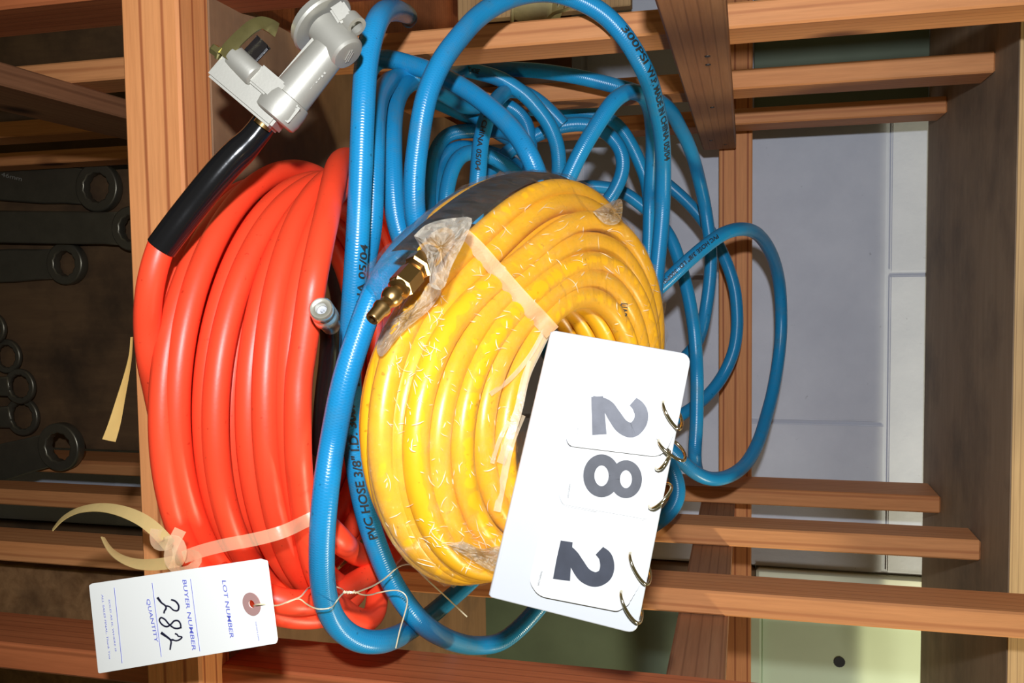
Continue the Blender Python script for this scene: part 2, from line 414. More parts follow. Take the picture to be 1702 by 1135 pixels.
def text_on_tube(txt, c, r, s0, size, ang, name, material, parent, flip=1, stretch=1., slant=0.):
    T, A, B = frames(c); s = np.concatenate([[0], np.cumsum(np.linalg.norm(np.diff(c, axis=0), axis=1))])
    v, f = text_mesh(txt, size, .025*size); out = []
    me = bpy.data.meshes.new('tmp'); me.from_pydata([tuple(x) for x in v], [], f); bm = bmesh.new(); bm.from_mesh(me); bpy.data.meshes.remove(me)
    for yk in np.arange(-.3, 1.0, .09)*size:
        bmesh.ops.bisect_plane(bm, geom=bm.verts[:]+bm.edges[:]+bm.faces[:], plane_co=(0, yk, 0), plane_no=(0, 1, 0))
    bm.verts.index_update(); v = np.array([x.co[:] for x in bm.verts]); f = [tuple(x.index for x in q.verts) for q in bm.faces]; bm.free()
    mid = (v[:, 1].max()+v[:, 1].min())/2
    for x, y, _ in v:
        u = s0+flip*(x*stretch+slant*(y-mid)); p = np.array([np.interp(u, s, c[:, i]) for i in range(3)]); t = np.array([np.interp(u, s, T[:, i]) for i in range(3)])
        k = CAM-p; k -= t*np.dot(k, t); k /= np.linalg.norm(k); q = np.cross(t, k)
        a = ang+flip*(y-mid)/r
        # text up is the +q side when flip is +1
        out.append(p+(r+.00028)*(math.cos(a)*k+math.sin(a)*(-q)))
    return mesh_from(out, f, name, material, parent)
def ppath(pts, step=.004, sm=4): return smooth_path(spline([P(*p) for p in pts], step), sm)

# ================================================================== SETTING
ZF = lambda z: z+H
boxobj('floor', (-2.2, -.6, -.05), (2.2, 2.2, -.0005), M['floor'], bev=0)['kind'] = 'structure'
DW = 1.30
wall = boxobj('wall_back', (-1.6, DW+.0035, 0), (.40, DW+.12, 2.6), M['mortar'], bev=0); wall['kind'] = 'structure'
zj = P(1475, 560, DW)[2]; CH, BW = .2045, .41
xj0 = P(1350, 701, DW)[0]; xj1 = P(1500, 455, DW)[0]
def block(x0, x1, z0, z1):
    bm = bmesh.new(); box(bm, (x0+.0022, DW, z0+.0022), (x1-.0022, DW+.0033, z1-.0022), .002, 2)
    finish(bm, 'block', M['wall'], wall, smooth=False)
for k in range(-6, 5):
    z0 = zj+k*CH; xs = xj0 if k % 2 else xj1
    if z0 < 0: z0 = 0
    j = -5
    while True:
        a, b = xs+j*BW, xs+(j+1)*BW; j += 1
        if a > .395: break
        if b < -1.6: continue
        a, b = max(a, -1.6), min(b, .40)
        if b-a > .03: block(a, b, z0, zj+(k+1)*CH)
door = thing('door_1', None, None); door['kind'] = 'structure'
zr = P(1256, 1020, DW+.03)[2]
boxobj('frame_post', (.402, DW-.005, zr), (.452, DW+.05, 2.5), M['door_trim'], door, .004)
boxobj('lower_post', (.402, DW-.003, 0), (.452, DW+.05, zr-.0005), M['ply_back'], door, .004)
boxobj('lower_panel', (.452, DW+.03, 0), (1.5, DW+.06, zr-.012), M['green_shade'], door, .002)  # lower part of the pale door, its shadow painted as darker green
boxobj('rail_moulding', (.452, DW+.015, zr-.012), (1.5, DW+.05, zr+.008), M['door_green'], door, .003)
boxobj('upper_panel', (.472, DW+.03, zr+.008), (1.5, DW+.06, 2.5), M['door_green'], door, .002)
boxobj('stile', (.452, DW+.015, zr+.008), (.472, DW+.05, 2.5), M['door_trim'], door, .003)
pk = P(1395, 1100, DW+.03); bm = bmesh.new(); lathe(bm, [(0, 0), (0, .0085), (.0012, .0075), (.001, 0)], pk+np.array([0, .0005, 0]), (0, -1, 0), 14); finish(bm, 'bore_hole', M['hole'], door)

# ================================================================== RACK
rack = thing('storage_rack', 'wooden slat storage rack with shelves that holds the hoses and wrenches', 'rack')
XLi, XLo, XRi, XRo = -.188, -.207, .250, .270
ZU, ZL = .219, -.355
def slat(x0, x1, d0, d1, top, material='fir_z', bot=0):
    return boxobj('slat', (x0, d0, bot), (x1, d1, ZF(top)), M[material], rack, .0016)
slat(XLo, XLi, .700, .748, .75); slat(XLo, XLi, .918, .966, ZU); slat(XLo, XLi, 1.121, 1.172, ZU)
slat(XRi, XRo, .737, .785, .75); slat(XRi, XRo, .938, .985, ZU); slat(XRi, XRo, 1.123, 1.195, ZU)
boxobj('post', (-.222, .540, 0), (-.200, .600, ZF(.75)), M['redfir_z'], rack, .0018)
boxobj('post', (.262, .545, 0), (.283, .600, ZF(.75)), M['redfir_z'], rack, .0018)
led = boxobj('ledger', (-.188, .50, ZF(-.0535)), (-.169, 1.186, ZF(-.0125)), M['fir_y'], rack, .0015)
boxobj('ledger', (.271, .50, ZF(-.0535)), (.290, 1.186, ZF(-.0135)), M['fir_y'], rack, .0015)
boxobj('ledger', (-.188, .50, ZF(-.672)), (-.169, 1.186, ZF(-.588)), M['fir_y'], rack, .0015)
for (px, py) in ((1177, 107), (1184, 178), (1182, 233), (1206, 240), (1176, 93)):
    r = ray(px, py); p = UP+r*(-.169/r[0])
    bm = bmesh.new(); lathe(bm, [(-.002, .0022), (.0006, .0022), (.0008, 0)], p, (1, 0, .1), 10); finish(bm, 'nail', M['nail'], led)
za, zb = P(1195, 500, 1.205)[2], P(1250, 500, 1.205)[2]
boxobj('rail', (-.8, 1.205, za), (1.2, 1.224, zb), M['fir_x'], rack, .0015)
boxobj('front_beam', (-.8, .520, ZF(-.397)), (1.0, .556, ZF(ZL)+.0005), M['fir_x'], rack, .0018)
boxobj('shelf_panel', (-.206, .5565, ZF(ZL)-.012), (.9, 1.200, ZF(ZL)), M['ply_shelf'], rack, .0008)
boxobj('side_shelf_panel', (-.8, .5565, ZF(ZL)-.03), (-.2075, 1.200, ZF(ZL)-.013), M['redfir_z'], rack, .0008)
boxobj('upper_shelf_panel', (-.8, .8445, ZF(ZU)), (.78, 1.231, ZF(ZU)+.012), M['ply_under'], rack, .0006)
boxobj('upper_shelf_edge', (-.8, .843, ZF(ZU)+.0005), (.78, .8443, ZF(ZU)+.020), M['ply_edge'], rack, .0003)
boxobj('upper_shelf_beam', (-.8, .845, ZF(ZU)+.0125), (.78, .88, ZF(ZU)+.06), M['fir_x'], rack, .001)
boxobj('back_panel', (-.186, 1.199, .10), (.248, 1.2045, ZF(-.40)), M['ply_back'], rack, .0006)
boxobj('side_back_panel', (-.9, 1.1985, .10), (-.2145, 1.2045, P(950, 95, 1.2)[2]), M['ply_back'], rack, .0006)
boxobj('side_shade_panel', (-.9, 1.2245, zb+.002), (-.2145, 1.232, ZF(ZU)-.001), M['green_shade'], rack, .0006)  # dark sheet standing in for the shaded wall behind the left slats
bb = thing('burl_board', 'mottled wood board end low between the right side slats', 'board')
boxobj('panel', (.296, .80, .0005), (.64, .815, ZF(-.402)), M['burl'], bb, .001)
boxobj('batten', (.296, .8155, .0005), (.64, .86, ZF(-.45)), M['burl'], bb, .001)

# ================================================================== ORANGE HOSE
RO = .0078
oh = thing('orange_air_hose', 'coiled bright orange rubber air hose lying over the front edge of the shelf', 'hose', loc=tuple(np.array([.07, .61, ZF(ZL)])))
WR = [  # cx, cy, cz, tilt x, tilt y, radius
    (.0800, .612, -.3400, .020, .000, .1555), (.0745, .610, -.3315, .045, .000, .1530),
    (.0638, .6105, -.3233, .0686, -.0003, .1498), (.0680, .612, -.3040, .064, -.030, .1455),
    (.0724, .610, -.2891, .0588, -.0598, .1500), (.0700, .611, -.2790, .040, .000, .1465),
    (.0689, .609, -.2775+.0005, .0237, .0786, .1503), (.0680, .611, -.2660, .02, .085, .1470)]
def wrap_pt(w_, t):
    n = np.array([w_[3], w_[4], 1.]); n /= np.linalg.norm(n)
    a = np.cross(n, [0, 1., 0]); a /= np.linalg.norm(a); b = np.cross(n, a)
    return np.array(w_[:3])+w_[5]*(math.cos(t)*a+math.sin(t)*b)+UP
# find the parameter that points away from the viewer (back of the coil)
tb = max(np.linspace(0, 2*PI, 720), key=lambda t: wrap_pt(WR[2], t)[1])
sg = 1 if wrap_pt(WR[2], tb+.5)[0] > wrap_pt(WR[2], tb)[0] else -1     # run: back -> right -> front -> left -> back
path = [P(270, 404, .452), P(262, 425, .450), P(252, 462, .449), P(246, 505, .452), P(245, 550, .458), P(250, 600, .464)]
tl = tb+sg*PI*1.12
pts = []
NW = 72
for i, w_ in enumerate(WR):
    k0 = 0
    for k in range(NW):
        u = k/NW; t = tb+sg*2*PI*u
        p = wrap_pt(w_, t)
        if u < .12 and i > 0: f = .5+.5*u/.12; p = p*f+wrap_pt(WR[i-1], t)*(1-f)
        if u > .88 and i < len(WR)-1: f = .5*(u-.88)/.12; p = p*(1-f)+wrap_pt(WR[i+1], t)*f
        if i == 0 and u < .56: continue                                # first wrap starts at the sleeve, on the front left
        pts.append(p)
O9 = [(520, 470, .462), (531, 413, .474), (542, 363, .492), (552, 314, .517), (559, 283, .545), (566, 268, .575), (576, 263, .605), (588, 266, .640)][::-1]
O9 += [(511, 530, .460), (504, 579, .459), (497, 628, .458), (495, 677, .457), (495, 727, .458), (496, 765, .460), (499, 799, .466), (505, 848, .475), (511, 890, .484), (520, 930, .492), (533, 965, .502), (556, 1000, .52), (583, 1024, .54), (607, 1031, .556), (622, 1019, .572), (627, 990, .585), (622, 960, .60), (612, 930, .62)]
main = smooth_path(spline(pts, .004), 3)
start = smooth_path(spline(path+[P(258, 640, .476), P(268, 690, .488)], .004), 3)
tail_ = spline([P(*p) for p in O9], .004)
extra = [ppath([(500, 820, .500), (530, 862, .488), (560, 893, .492), (582, 912, .545), (606, 924, .574), (655, 905, .590), (676, 868, .59), (684, 820, .61)]),
         ppath([(430, 985, .480), (470, 1000, .482), (520, 1000, .50), (560, 985, .525), (595, 965, .560), (640, 935, .585), (668, 898, .595), (680, 850, .615)]),
         ppath([(360, 950, .468), (420, 1002, .480), (480, 1023, .497), (530, 1024, .515), (565, 1012, .535), (590, 985, .56)])]
bm = bmesh.new()
for c in [main, start, tail_]+extra: tube(bm, c, RO, 18)
for r_, z_ in ((.131, -.300), (.131, -.318), (.130, -.335)):            # inner turns of the coil
    c = np.array([wrap_pt((.070, .611, z_, .05, .0, r_), t) for t in np.linspace(0, 2*PI, 120)]); tube(bm, c, RO, 14)
ohose = finish(bm, 'hose', M['orange'], oh)
sl = ppath([(439, 205, .470), (430, 218, .469), (413, 238, .467), (384, 266, .463), (352, 303, .459), (320, 343, .456), (296, 374, .453), (268, 412, .4505)], .003)
tt = np.linspace(0, 1, len(sl)); rr = np.interp(tt, [0, .12, .22, .45, 1], [.0072, .0075, .0086, .0087, .0087])
sleeve = tubeobj('sleeve', sl, rr, M['black_sleeve'], oh, 24)
sleeve['label'] = 'black shrink sleeve on the orange hose end'
# ---- cast inflator head at the end of the sleeve, laid out in a local frame (units: 1/3000 m)
U_ = .47/1500*1.0
hd0 = P(480, 120, .470)
def hp(x, y, z=0): return hd0+U_*((x-480)*RH+(y-120)*DH-z*FH)
def hv(x, y, z=0): v = x*RH+y*DH-z*FH; return v/np.linalg.norm(v)
head = tag(bpy.data.objects.new('inflator_head', bpy.data.meshes.new('inflator_head')), 'cast aluminium inflator head'); 
bm = bmesh.new()
def lcyl(bm, a, b, prof, seg=32):
    """prof: list of (fraction along a->b, radius in local units)"""
    pa, pb = hp(*a), hp(*b); L = np.linalg.norm(pb-pa); lathe(bm, [(f*L, r*U_) for f, r in prof], pa, pb-pa, seg)
lcyl(bm, (452, 203, 0), (553, 82, 0), [(0, 0), (0, 37), (.02, 42), (.10, 44), (.22, 43), (.30, 41), (.31, 37), (.75, 34), (.99, 32), (1, 0)], 40)
lcyl(bm, (543, 38, -4), (590, 94, 12), [(0, 0), (0, 33), (.80, 34), (.93, 33), (.99, 29), (1.0, 26), (1.0, 0)], 36)
def lbox(bm, c, ax, ay, sx, sy, sz, bev=3):
    """box centred c, with in-plane unit axes"""
    ex, ey = hv(*ax), hv(*ay); ez = np.cross(ex, ey); r = bmesh.ops.create_cube(bm, size=1)
    es = list({e for v in r['verts'] for e in v.link_edges}); o = hp(*c)
    for v in r['verts']: v.co = Vector(o+U_*(ex*v.co.x*sx+ey*v.co.y*sy+ez*v.co.z*sz))
    bmesh.ops.bevel(bm, geom=es, offset=bev*U_, segments=2, affect='EDGES')
DA, DB = (.645, -.765, 0), (.765, .645, 0)         # along the barrel, across it
lbox(bm, (417, 154, -2), DB, DA, 148, 66, 60, 5)
lbox(bm, (452, 150, 18), DB, DA, 62, 40, 40, 4)
lbox(bm, (486, 122, 2), DA, DB, 150, 12, 22, 3)    # web beside the barrel
lcyl(bm, (388, 98, 18), (430, 138, 30), [(0, 0), (0, 21), (.92, 21), (.98, 19), (1, 16), (1, 0)], 24)
lbox(bm, (487, 198, 22), DA, DB, 30, 22, 14, 2)
for i in range(9):
    f = i/8; lbox(bm, (507+f*41, 168-f*41, 24-3*f), DA, DB, 2.6+1.6*(i % 3 == 0), 6+2*(i % 2), 3, .5)
for i in range(5): lbox(bm, (484+i*4, 205-i*4.6, 29), DA, DB, 2.2, 7+2*(i % 2), 2.5, .5)
COL.objects.link(head); head.parent = oh; head.matrix_parent_inverse = Matrix.Translation(-Vector(oh.location))
bmesh.ops.recalc_face_normals(bm, faces=bm.faces); bm.to_mesh(head.data); bm.free(); head.data.materials.append(M['cast'])
for p in head.data.polygons: p.use_smooth = True
head.data.set_sharp_from_angle(angle=math.radians(34))
def sub(name, bm, material, smooth=True):
    o = finish(bm, name, material, None, smooth); o.parent = head; return o
bm = bmesh.new(); lcyl(bm, (528, 18, -16), (541, 33, -12), [(0, 0), (0, 55), (.15, 60), (.8, 63), (1, 60), (1, 0)], 48); sub('round_flange', bm, M['cast'])
bm = bmesh.new(); lbox(bm, (579, 22, 14), (.55, .84, 0), (.84, -.55, 0), 34, 30, 34, 4); sub('square_lug', bm, M['cast'])
bm = bmesh.new(); lcyl(bm, (592, 30, 12), (606, 46, 20), [(0, 0), (0, 19), (1, 19), (1, 12), (.3, 12), (.3, 0)], 24); sub('outlet', bm, M['cast'])
bm = bmesh.new()
pa = hp(590.5, 94.6, 12.2); ax = (hp(590, 94, 12)-hp(543, 38, -4)); ax /= np.linalg.norm(ax)
e1 = hv(.55, -.75, .6); e1 -= ax*np.dot(e1, ax); e1 /= np.linalg.norm(e1); e2 = np.cross(ax, e1)
for s_, a_, b_ in ((0, -14, 14), (6, -9, 12), (-6, -12, 9)):
    c = np.array([pa+U_*(e1*t+e2*s_*.8)+ax*.0002 for t in np.linspace(a_, b_, 8)]); tube(bm, c, .00042, 8)
sub('raised_mark', bm, M['cast'])
bm = bmesh.new(); lcyl(bm, (449, 196, 4), (432, 218, 2), [(0, 0), (0, 15), (.2, 15), (.25, 14), (.3, 15.5), (.35, 14), (.4, 15.5), (.45, 14), (.5, 15.5), (.55, 14), (.6, 15.5), (.62, 17), (1, 17), (1, 0)], 24); sub('brass_nipple', bm, M['brass'])
bm = bmesh.new(); lcyl(bm, (444, 213, 1), (438, 220, 1), [(0, 0), (0, 40), (1, 38), (1, 0)], 32)
bm.free()
bm = bmesh.new()
lev = spline([hp(372, 101, 32), hp(385, 86, 34), hp(408, 63, 34), hp(425, 48, 32), hp(436, 41, 26), hp(448, 41, 16), hp(459, 45, 2)], .0015)
ribbon(bm, lev, 26*U_, nrm=hv(-.15, -.12, 1), thick=2.6*U_); sub('lever', bm, M['zinc'], True)
bm = bmesh.new(); lcyl(bm, (350, 84, 22), (366, 95, 24), [(0, 0), (0, 9), (.15, 10), (.75, 10), (.76, 13), (1, 13), (1, 0)], 6); sub('lever_bolt', bm, M['zinc'], False)
bm = bmesh.new()
lbox(bm, (415, 92, 8), (.68, -.73, 0), (.73, .68, 0), 62, 22, 16, 2); sub('lever_shade_block', bm, M['black_rubber'])  # black block standing in for the shadow under the lever
# ---- quick coupler at the other hose end, pointing at the viewer
bm = bmesh.new(); pc = P(533, 512, .435); axc = (P(550, 541, .462)-pc); axc /= np.linalg.norm(axc)
rc = 22.5*.435/1500
lathe(bm, [(.006, 0), (.006, rc*.45), (.0006, rc*.48), (0, rc*.62), (0, rc*.86), (.0012, rc), (.005, rc*1.02), (.0062, rc*.93), (.0085, rc*.93), (.0095, rc*1.05), (.016, rc*1.08), (.018, rc*.9), (.03, rc*.8), (.03, 0)], pc, axc, 36)
cp = finish(bm, 'coupler', M['chrome'], oh); cp['label'] = 'bright metal quick coupler'
bm = bmesh.new(); lathe(bm, [(.0055, 0), (.0052, rc*.44), (.0056, rc*.45)], pc, axc, 24); lathe(bm, [(.0030, 0), (.0030, rc*.15), (.0055, rc*.17)], pc, axc, 16)
o = finish(bm, 'bore', M['pin'], None); o.parent = cp
tubeobj('dark_ferrule', ppath([(548, 540, .470), (549, 565, .488), (547, 590, .497), (545, 612, .504), (541, 640, .512), (536, 690, .525), (533, 750, .54)], .003), np.interp(np.linspace(0, 1, 28), [0, .3, .32, .5, .52, 1], [.0058, .0058, .0066, .0066, .0060, .006]) if False else .0060, M['black_rubber'], oh)

# ---- clear vinyl tie knotted round the orange coil
tie = thing('plastic_tie', 'clear vinyl tie knotted around the orange hose coil beside the lot tag', 'tie')
def rib(name, pts, wid, material, parent, twist=None, sm=4, thick=.0005):
    c = ppath(pts, .0025, sm); bm = bmesh.new()
    tw = None if twist is None else np.interp(np.linspace(0, 1, len(c)), np.linspace(0, 1, len(twist)), twist)
    wd = wid if np.isscalar(wid) else np.interp(np.linspace(0, 1, len(c)), np.linspace(0, 1, len(wid)), wid)
    ribbon(bm, c, wd, thick=thick, twist=tw); return finish(bm, name, material, parent)
rib('band', [(305, 926, .440), (330, 917, .438), (372, 906, .436), (425, 896, .437), (470, 884, .441), (490, 875, .448), (508, 866, .458), (525, 858, .4595), (545, 849, .464)], .0072, M['tie'], tie)
rib('loose_end', [(88, 880, .47), (104, 862, .465), (130, 848, .46), (165, 843, .455), (205, 850, .448), (240, 866, .443), (262, 884, .440), (282, 906, .438)], [.0022, .004, .0052, .006, .0066, .0072, .0075, .0075], M['tie_loose'], tie, [1.1, 1.0, .9, .7, .5, .3, .1, 0])
rib('loose_end', [(171, 893, .462), (180, 910, .458), (198, 926, .452), (228, 937, .446), (262, 938, .441), (290, 934, .438)], [.003, .0045, .0055, .0065, .0068, .007], M['tie_loose'], tie, [1.0, .8, .6, .4, .2, 0])
rib('knot_loop', [(262, 880, .440), (258, 898, .436), (272, 906, .431), (292, 896, .430), (300, 912, .430), (298, 930, .430), (290, 942, .433)], .0075, M['tie'], tie, [0, .5, .2, -.3, -.2, .4, .8])
rib('knot_loop', [(300, 880, .436), (288, 902, .433), (280, 925, .431), (284, 943, .429), (302, 949, .428), (322, 944, .430), (331, 931, .433), (322, 922, .437), (306, 926, .440)], .0068, M['tie'], tie, [.2, .2, .5, .9, 1.0, .9, .7, .3, 0])

# ================================================================== BLUE HOSE
RB = .0073
bh = thing('blue_air_hose', 'long blue braided air hose in loose tangled loops behind the yellow coil', 'hose', loc=tuple(P(760, 420, .80)*[1, 1, 0]+[0, 0, ZF(ZL)]))
ST = {}
ST['front_loop'] = [(770, 330, .66), (738, 352, .60), (704, 381, .54), (676, 408, .50), (650, 440, .478), (622, 488, .462), (600, 548, .455), (584, 595, .450), (570, 645, .448), (561, 690, .448), (552, 740, .449), (545, 785, .444), (540, 830, .443), (536, 876, .445), (534.5, 930, .452), (537, 975, .462), (547, 1016, .474), (567, 1047, .484), (600, 1066, .496), (628, 1067, .508), (655, 1060, .535), (684, 1044, .585), (715, 1023, .63), (743, 999, .655), (770, 976, .68), (800, 948, .695), (850, 900, .71), (900, 840, .735), (935, 770, .755), (945, 690, .775), (930, 620, .80), (900, 570, .83)]
ST['left_upright'] = [(679, 34, .86), (680, 29, .76), (676, 24, .69), (668, 20, .64), (652, 17, .585), (634, 24, .548), (622, 46, .532), (613, 80, .525), (608, 110, .520), (605.5, 145, .516), (603, 194, .513), (601, 245, .512), (599.5, 290, .511), (597, 341, .510), (594.5, 394, .509), (591.5, 440, .510), (587, 500, .513), (583, 560, .516), (581, 620, .518), (584, 690, .520), (593, 770, .523), (601, 820, .526), (613, 869, .530), (630, 919, .537), (651, 968, .545), (668, 995, .550), (685, 1018, .555), (708, 1041, .570), (735, 1058, .60), (765, 1069, .64), (792, 1072.5, .675), (830, 1068.5, .695), (862, 1045, .71), (891, 1014, .718), (925, 975, .722), (990, 930, .735), (1050, 895, .79), (1085, 873, .85), (1112, 853, .865), (1125, 833, .87), (1128, 812, .875), (1119, 782, .88), (1105, 755, .89), (1085, 720, .9)]
ST['thin_left'] = [(585, 560, .560), (595, 500, .552), (603, 450, .546), (611.5, 410, .544), (617, 376, .543), (619, 340, .543), (620, 305, .544), (621, 260, .548), (621.5, 236, .555), (624, 195, .575), (631, 160, .61), (645, 138, .64), (657, 131, .67), (672, 126, .682), (690, 121, .686), (710, 122, .692), (727, 126, .72), (742, 126, .765), (757, 119, .81), (771, 114.5, .835), (798, 121, .84), (833, 131, .845), (849, 141, .85), (876, 160, .855), (893, 180, .86), (909, 200, .865), (921, 225, .87), (928, 250, .875), (929, 285, .88), (925, 330, .89)]
ST['second_upright'] = [(720, 460, .60), (692, 438, .60), (672, 408, .590), (661, 376, .587), (655, 341, .587), (652, 288, .590), (651, 235, .60), (652.5, 200, .615), (657, 172, .635), (667, 150, .66), (684, 136, .69), (710, 140, .75), (740, 158, .81), (775, 178, .86), (800, 176, .885), (830, 172, .89), (857, 182, .895), (871, 197, .90), (879, 220, .905), (882, 250, .91), (878, 300, .92)]
ST['big_loop'] = [(745, 470, .60), (712, 418, .583), (691, 367, .575), (688.5, 341, .572), (689, 288, .570), (695.5, 235, .568), (701.5, 194, .568), (710, 156, .570), (732, 105, .578), (771, 53, .598), (797, 26, .615), (835, 2, .635), (880, -12, .655), (920, -13, .668), (955, -3, .676), (981, 9, .680), (1006, 25, .684), (1039, 61, .69), (1066, 106, .705), (1081, 141, .735), (1091, 180, .77), (1098.5, 215, .80), (1101.5, 250, .825), (1102.5, 286, .845), (1102, 321, .855), (1100.5, 360, .86), (1095, 420, .86), (1089, 480, .86), (1085, 550, .86), (1080, 640, .87), (1070, 730, .88)]
ST['cross_over'] = [(606, 170, .71), (610, 130, .695), (619, 106, .685), (634, 96.5, .681), (666, 102.5, .679), (701, 113, .677), (727, 123, .674), (751, 135.5, .67), (781, 153, .665), (814, 178.5, .66), (842, 204, .655), (864, 231, .65), (880, 258, .645), (895, 295, .65), (902, 350, .67)]
ST['upper_right'] = [(800, 114, .92), (820, 114, .90), (842, 115, .885), (893, 117.5, .875), (946, 125, .87), (981, 132, .87), (1016, 141, .875), (1045, 149, .882), (1075, 158, .895), (1100, 171, .915), (1118, 189, .94), (1128, 208, .96), (1142.5, 236, .99), (1154, 268, 1.02), (1163, 303, 1.045), (1171, 339, 1.06), (1176.5, 374, 1.065), (1181, 410, 1.065), (1181.5, 440, 1.065), (1179, 473, 1.065), (1174, 509, 1.065), (1167, 546, 1.07), (1157, 572, 1.08), (1140, 592, 1.09), (1115, 620, 1.10), (1080, 650, 1.1)]
ST['tall_bend'] = [(900, 390, .80), (925, 338, .79), (946, 293, .785), (963, 257, .785), (985, 219, .79), (1004, 190, .795), (1018, 170, .80), (1035, 156, .81), (1052, 152, .825), (1068, 158, .845), (1078, 175, .875), (1083, 200, .91), (1085, 240, .94), (1082, 300, .96), (1080, 350, .97), (1079, 400, .97), (1075, 470, .975)]
ST['inner_loop'] = [(792, 345, .86), (800, 310, .875), (819, 279, .89), (846, 251, .90), (866, 237, .905), (887, 227, .91), (910, 216, .915), (937, 209, .92), (967, 206, .925), (992, 211, .93), (1015, 226, .935), (1030, 245, .935), (1036, 266, .935), (1034.5, 287, .935), (1026, 309, .935), (1012, 332, .935), (992, 352, .94), (965, 375, .95)]
ST['inner_strand'] = [(880, 182, 1.02), (916, 183, 1.02), (946, 187, 1.02), (978, 190, 1.02), (1005, 194, 1.02), (1029, 210, 1.02), (1050, 242, 1.02), (1063, 270, 1.02), (1073, 296, 1.02), (1079, 330, 1.02), (1080, 365, 1.02), (1079, 400, 1.02), (1074, 450, 1.02)]
ST['right_link'] = [(1060, 268, 1.09), (1083, 285, 1.095), (1116, 312, 1.10), (1139, 332.5, 1.105), (1160, 355, 1.11), (1181, 385, 1.115), (1199, 417, 1.12), (1213, 451, 1.125), (1221.5, 482, 1.125), (1225, 517, 1.125), (1225, 549, 1.125), (1219, 585, 1.125), (1204, 620, 1.12), (1187, 645, 1.11), (1170, 663, 1.10), (1152, 677, 1.09), (1135, 688, 1.08), (1110, 705, 1.07)]
ST['lower_right'] = [(930, 325, 1.03), (950, 314, 1.03), (970, 310, 1.035), (998, 310.5, 1.04), (1024, 315, 1.045), (1044, 324, 1.05), (1064, 339, 1.052), (1087, 359, 1.052), (1104, 379, 1.05), (1118, 403, 1.045), (1129, 435, 1.04), (1140, 473, 1.03), (1146, 500, 1.025), (1150.5, 526, 1.02), (1154, 550, 1.015), (1157, 590, 1.01), (1158.5, 625, 1.0), (1158.5, 660, .995), (1157.5, 708, .985), (1155, 744, .98), (1155, 768, .985), (1160, 790, 1.0)]
ST['far_loop'] = [(1070, 500, .925), (1085, 487, .925), (1104, 471, .925), (1142, 435, .93), (1176.5, 406, .945), (1199, 390, .96), (1216, 383, .975), (1233, 380.5, .995), (1251, 384, 1.02), (1267, 397, 1.05), (1281.5, 421, 1.08), (1291, 449, 1.11), (1296.5, 482, 1.13), (1298.5, 526, 1.14), (1298, 556, 1.14), (1293, 603, 1.13), (1284, 653, 1.11), (1274, 691, 1.085), (1264, 725, 1.055), (1257, 742, 1.04), (1242, 768, 1.01), (1225, 784, .985), (1202, 794.5, .96), (1181, 796, .945), (1161.5, 789.5, .935), (1144, 777, .93), (1131, 764, .93), (1112, 745, .93), (1085, 720, .94)]
ST['inner_arc'] = [(905, 310, .98), (880, 250, .96), (840, 220, .93), (790, 218, .90), (757, 219, .89), (740, 226, .885), (727, 244, .88), (719, 268, .875), (714, 300, .87), (713, 335, .865), (714, 380, .86)]
ST['inner_arc_b'] = [(900, 340, .95), (880, 300, .94), (845, 266, .92), (800, 250, .91), (768, 244, .90), (748, 250, .89), (733, 268, .885), (726, 295, .88), (724, 330, .875), (728, 370, .87)]
ST['inner_arc_c'] = [(900, 360, .90), (880, 320, .88), (855, 285, .86), (820, 262, .85), (790, 252, .84), (768, 257, .83), (754, 275, .82), (746, 300, .815), (741, 330, .81), (742, 370, .81)]
ST['print_strand'] = [(935, 207, .905), (905, 176, .900), (878, 157, .895), (852, 150, .875), (832, 159, .83), (816, 180, .795), (808, 200, .775), (800, 230, .765), (797, 255, .76), (795, 288, .755), (792, 320, .755), (790, 370, .76)]
ST['dark_strand'] = [(700, 160, .88), (740, 176, .885), (785, 198, .90), (830, 222, .93), (868, 250, .97), (890, 290, .98)]
BP = {k: ppath(v, .004, 5) for k, v in ST.items()}
bm = bmesh.new()
for c in BP.values(): tube(bm, c, RB, 18)
hose_b = finish(bm, 'hose', M['blue'], bh)
def at_s(c, px, py):                        # arc length of the path point seen nearest to a pixel
    q = (c-UP)@R; xy = np.stack([q[:, 0]/q[:, 2]*FPX+CX, q[:, 1]/q[:, 2]*FPX+CY], 1)
    s = np.concatenate([[0], np.cumsum(np.linalg.norm(np.diff(c, axis=0), axis=1))])
    return s[((xy-[px, py])**2).sum(1).argmin()]
def tprint(txt, key, a, b, size, ang, flip, slant=.15):
    c = BP[key]; sa, sb = at_s(c, *a), at_s(c, *b); v, _ = text_mesh(txt, size, .0)
    st = abs(sb-sa)/(v[:, 0].max()-v[:, 0].min())
    o = text_on_tube(txt, c, RB, sa, size, ang, 'hose_print', M['ink'], None, flip, st, slant)
    o.parent = hose_b
tprint('MADE IN CHINA 05/04', 'left_upright', (588, 640), (604, 408), .0072, .62, -1)
tprint('PVC HOSE 3/8" I.D. 300PSI W.P.', 'left_upright', (622, 892), (583, 600), .0074, -.02, -1)
tprint('300PSI W.P. MADE IN CHINA 05/04', 'big_loop', (1030, 52), (1092, 258), .0078, .55, 1)
tprint('MADE IN CHINA 05/04', 'print_strand', (812, 176), (795, 284), .0062, -.1, 1)
tprint('PVC HOSE 3/8" I.D. 300PSI', 'far_loop', (1188, 398), (1106, 469), .0060, .1, -1)
tprint('INA 05/04 OK', 'front_loop', (762, 976), (712, 1022), .0060, .2, 1)
tprint('PVC HOSE', 'thin_left', (768, 112), (800, 120), .0062, .1, 1)

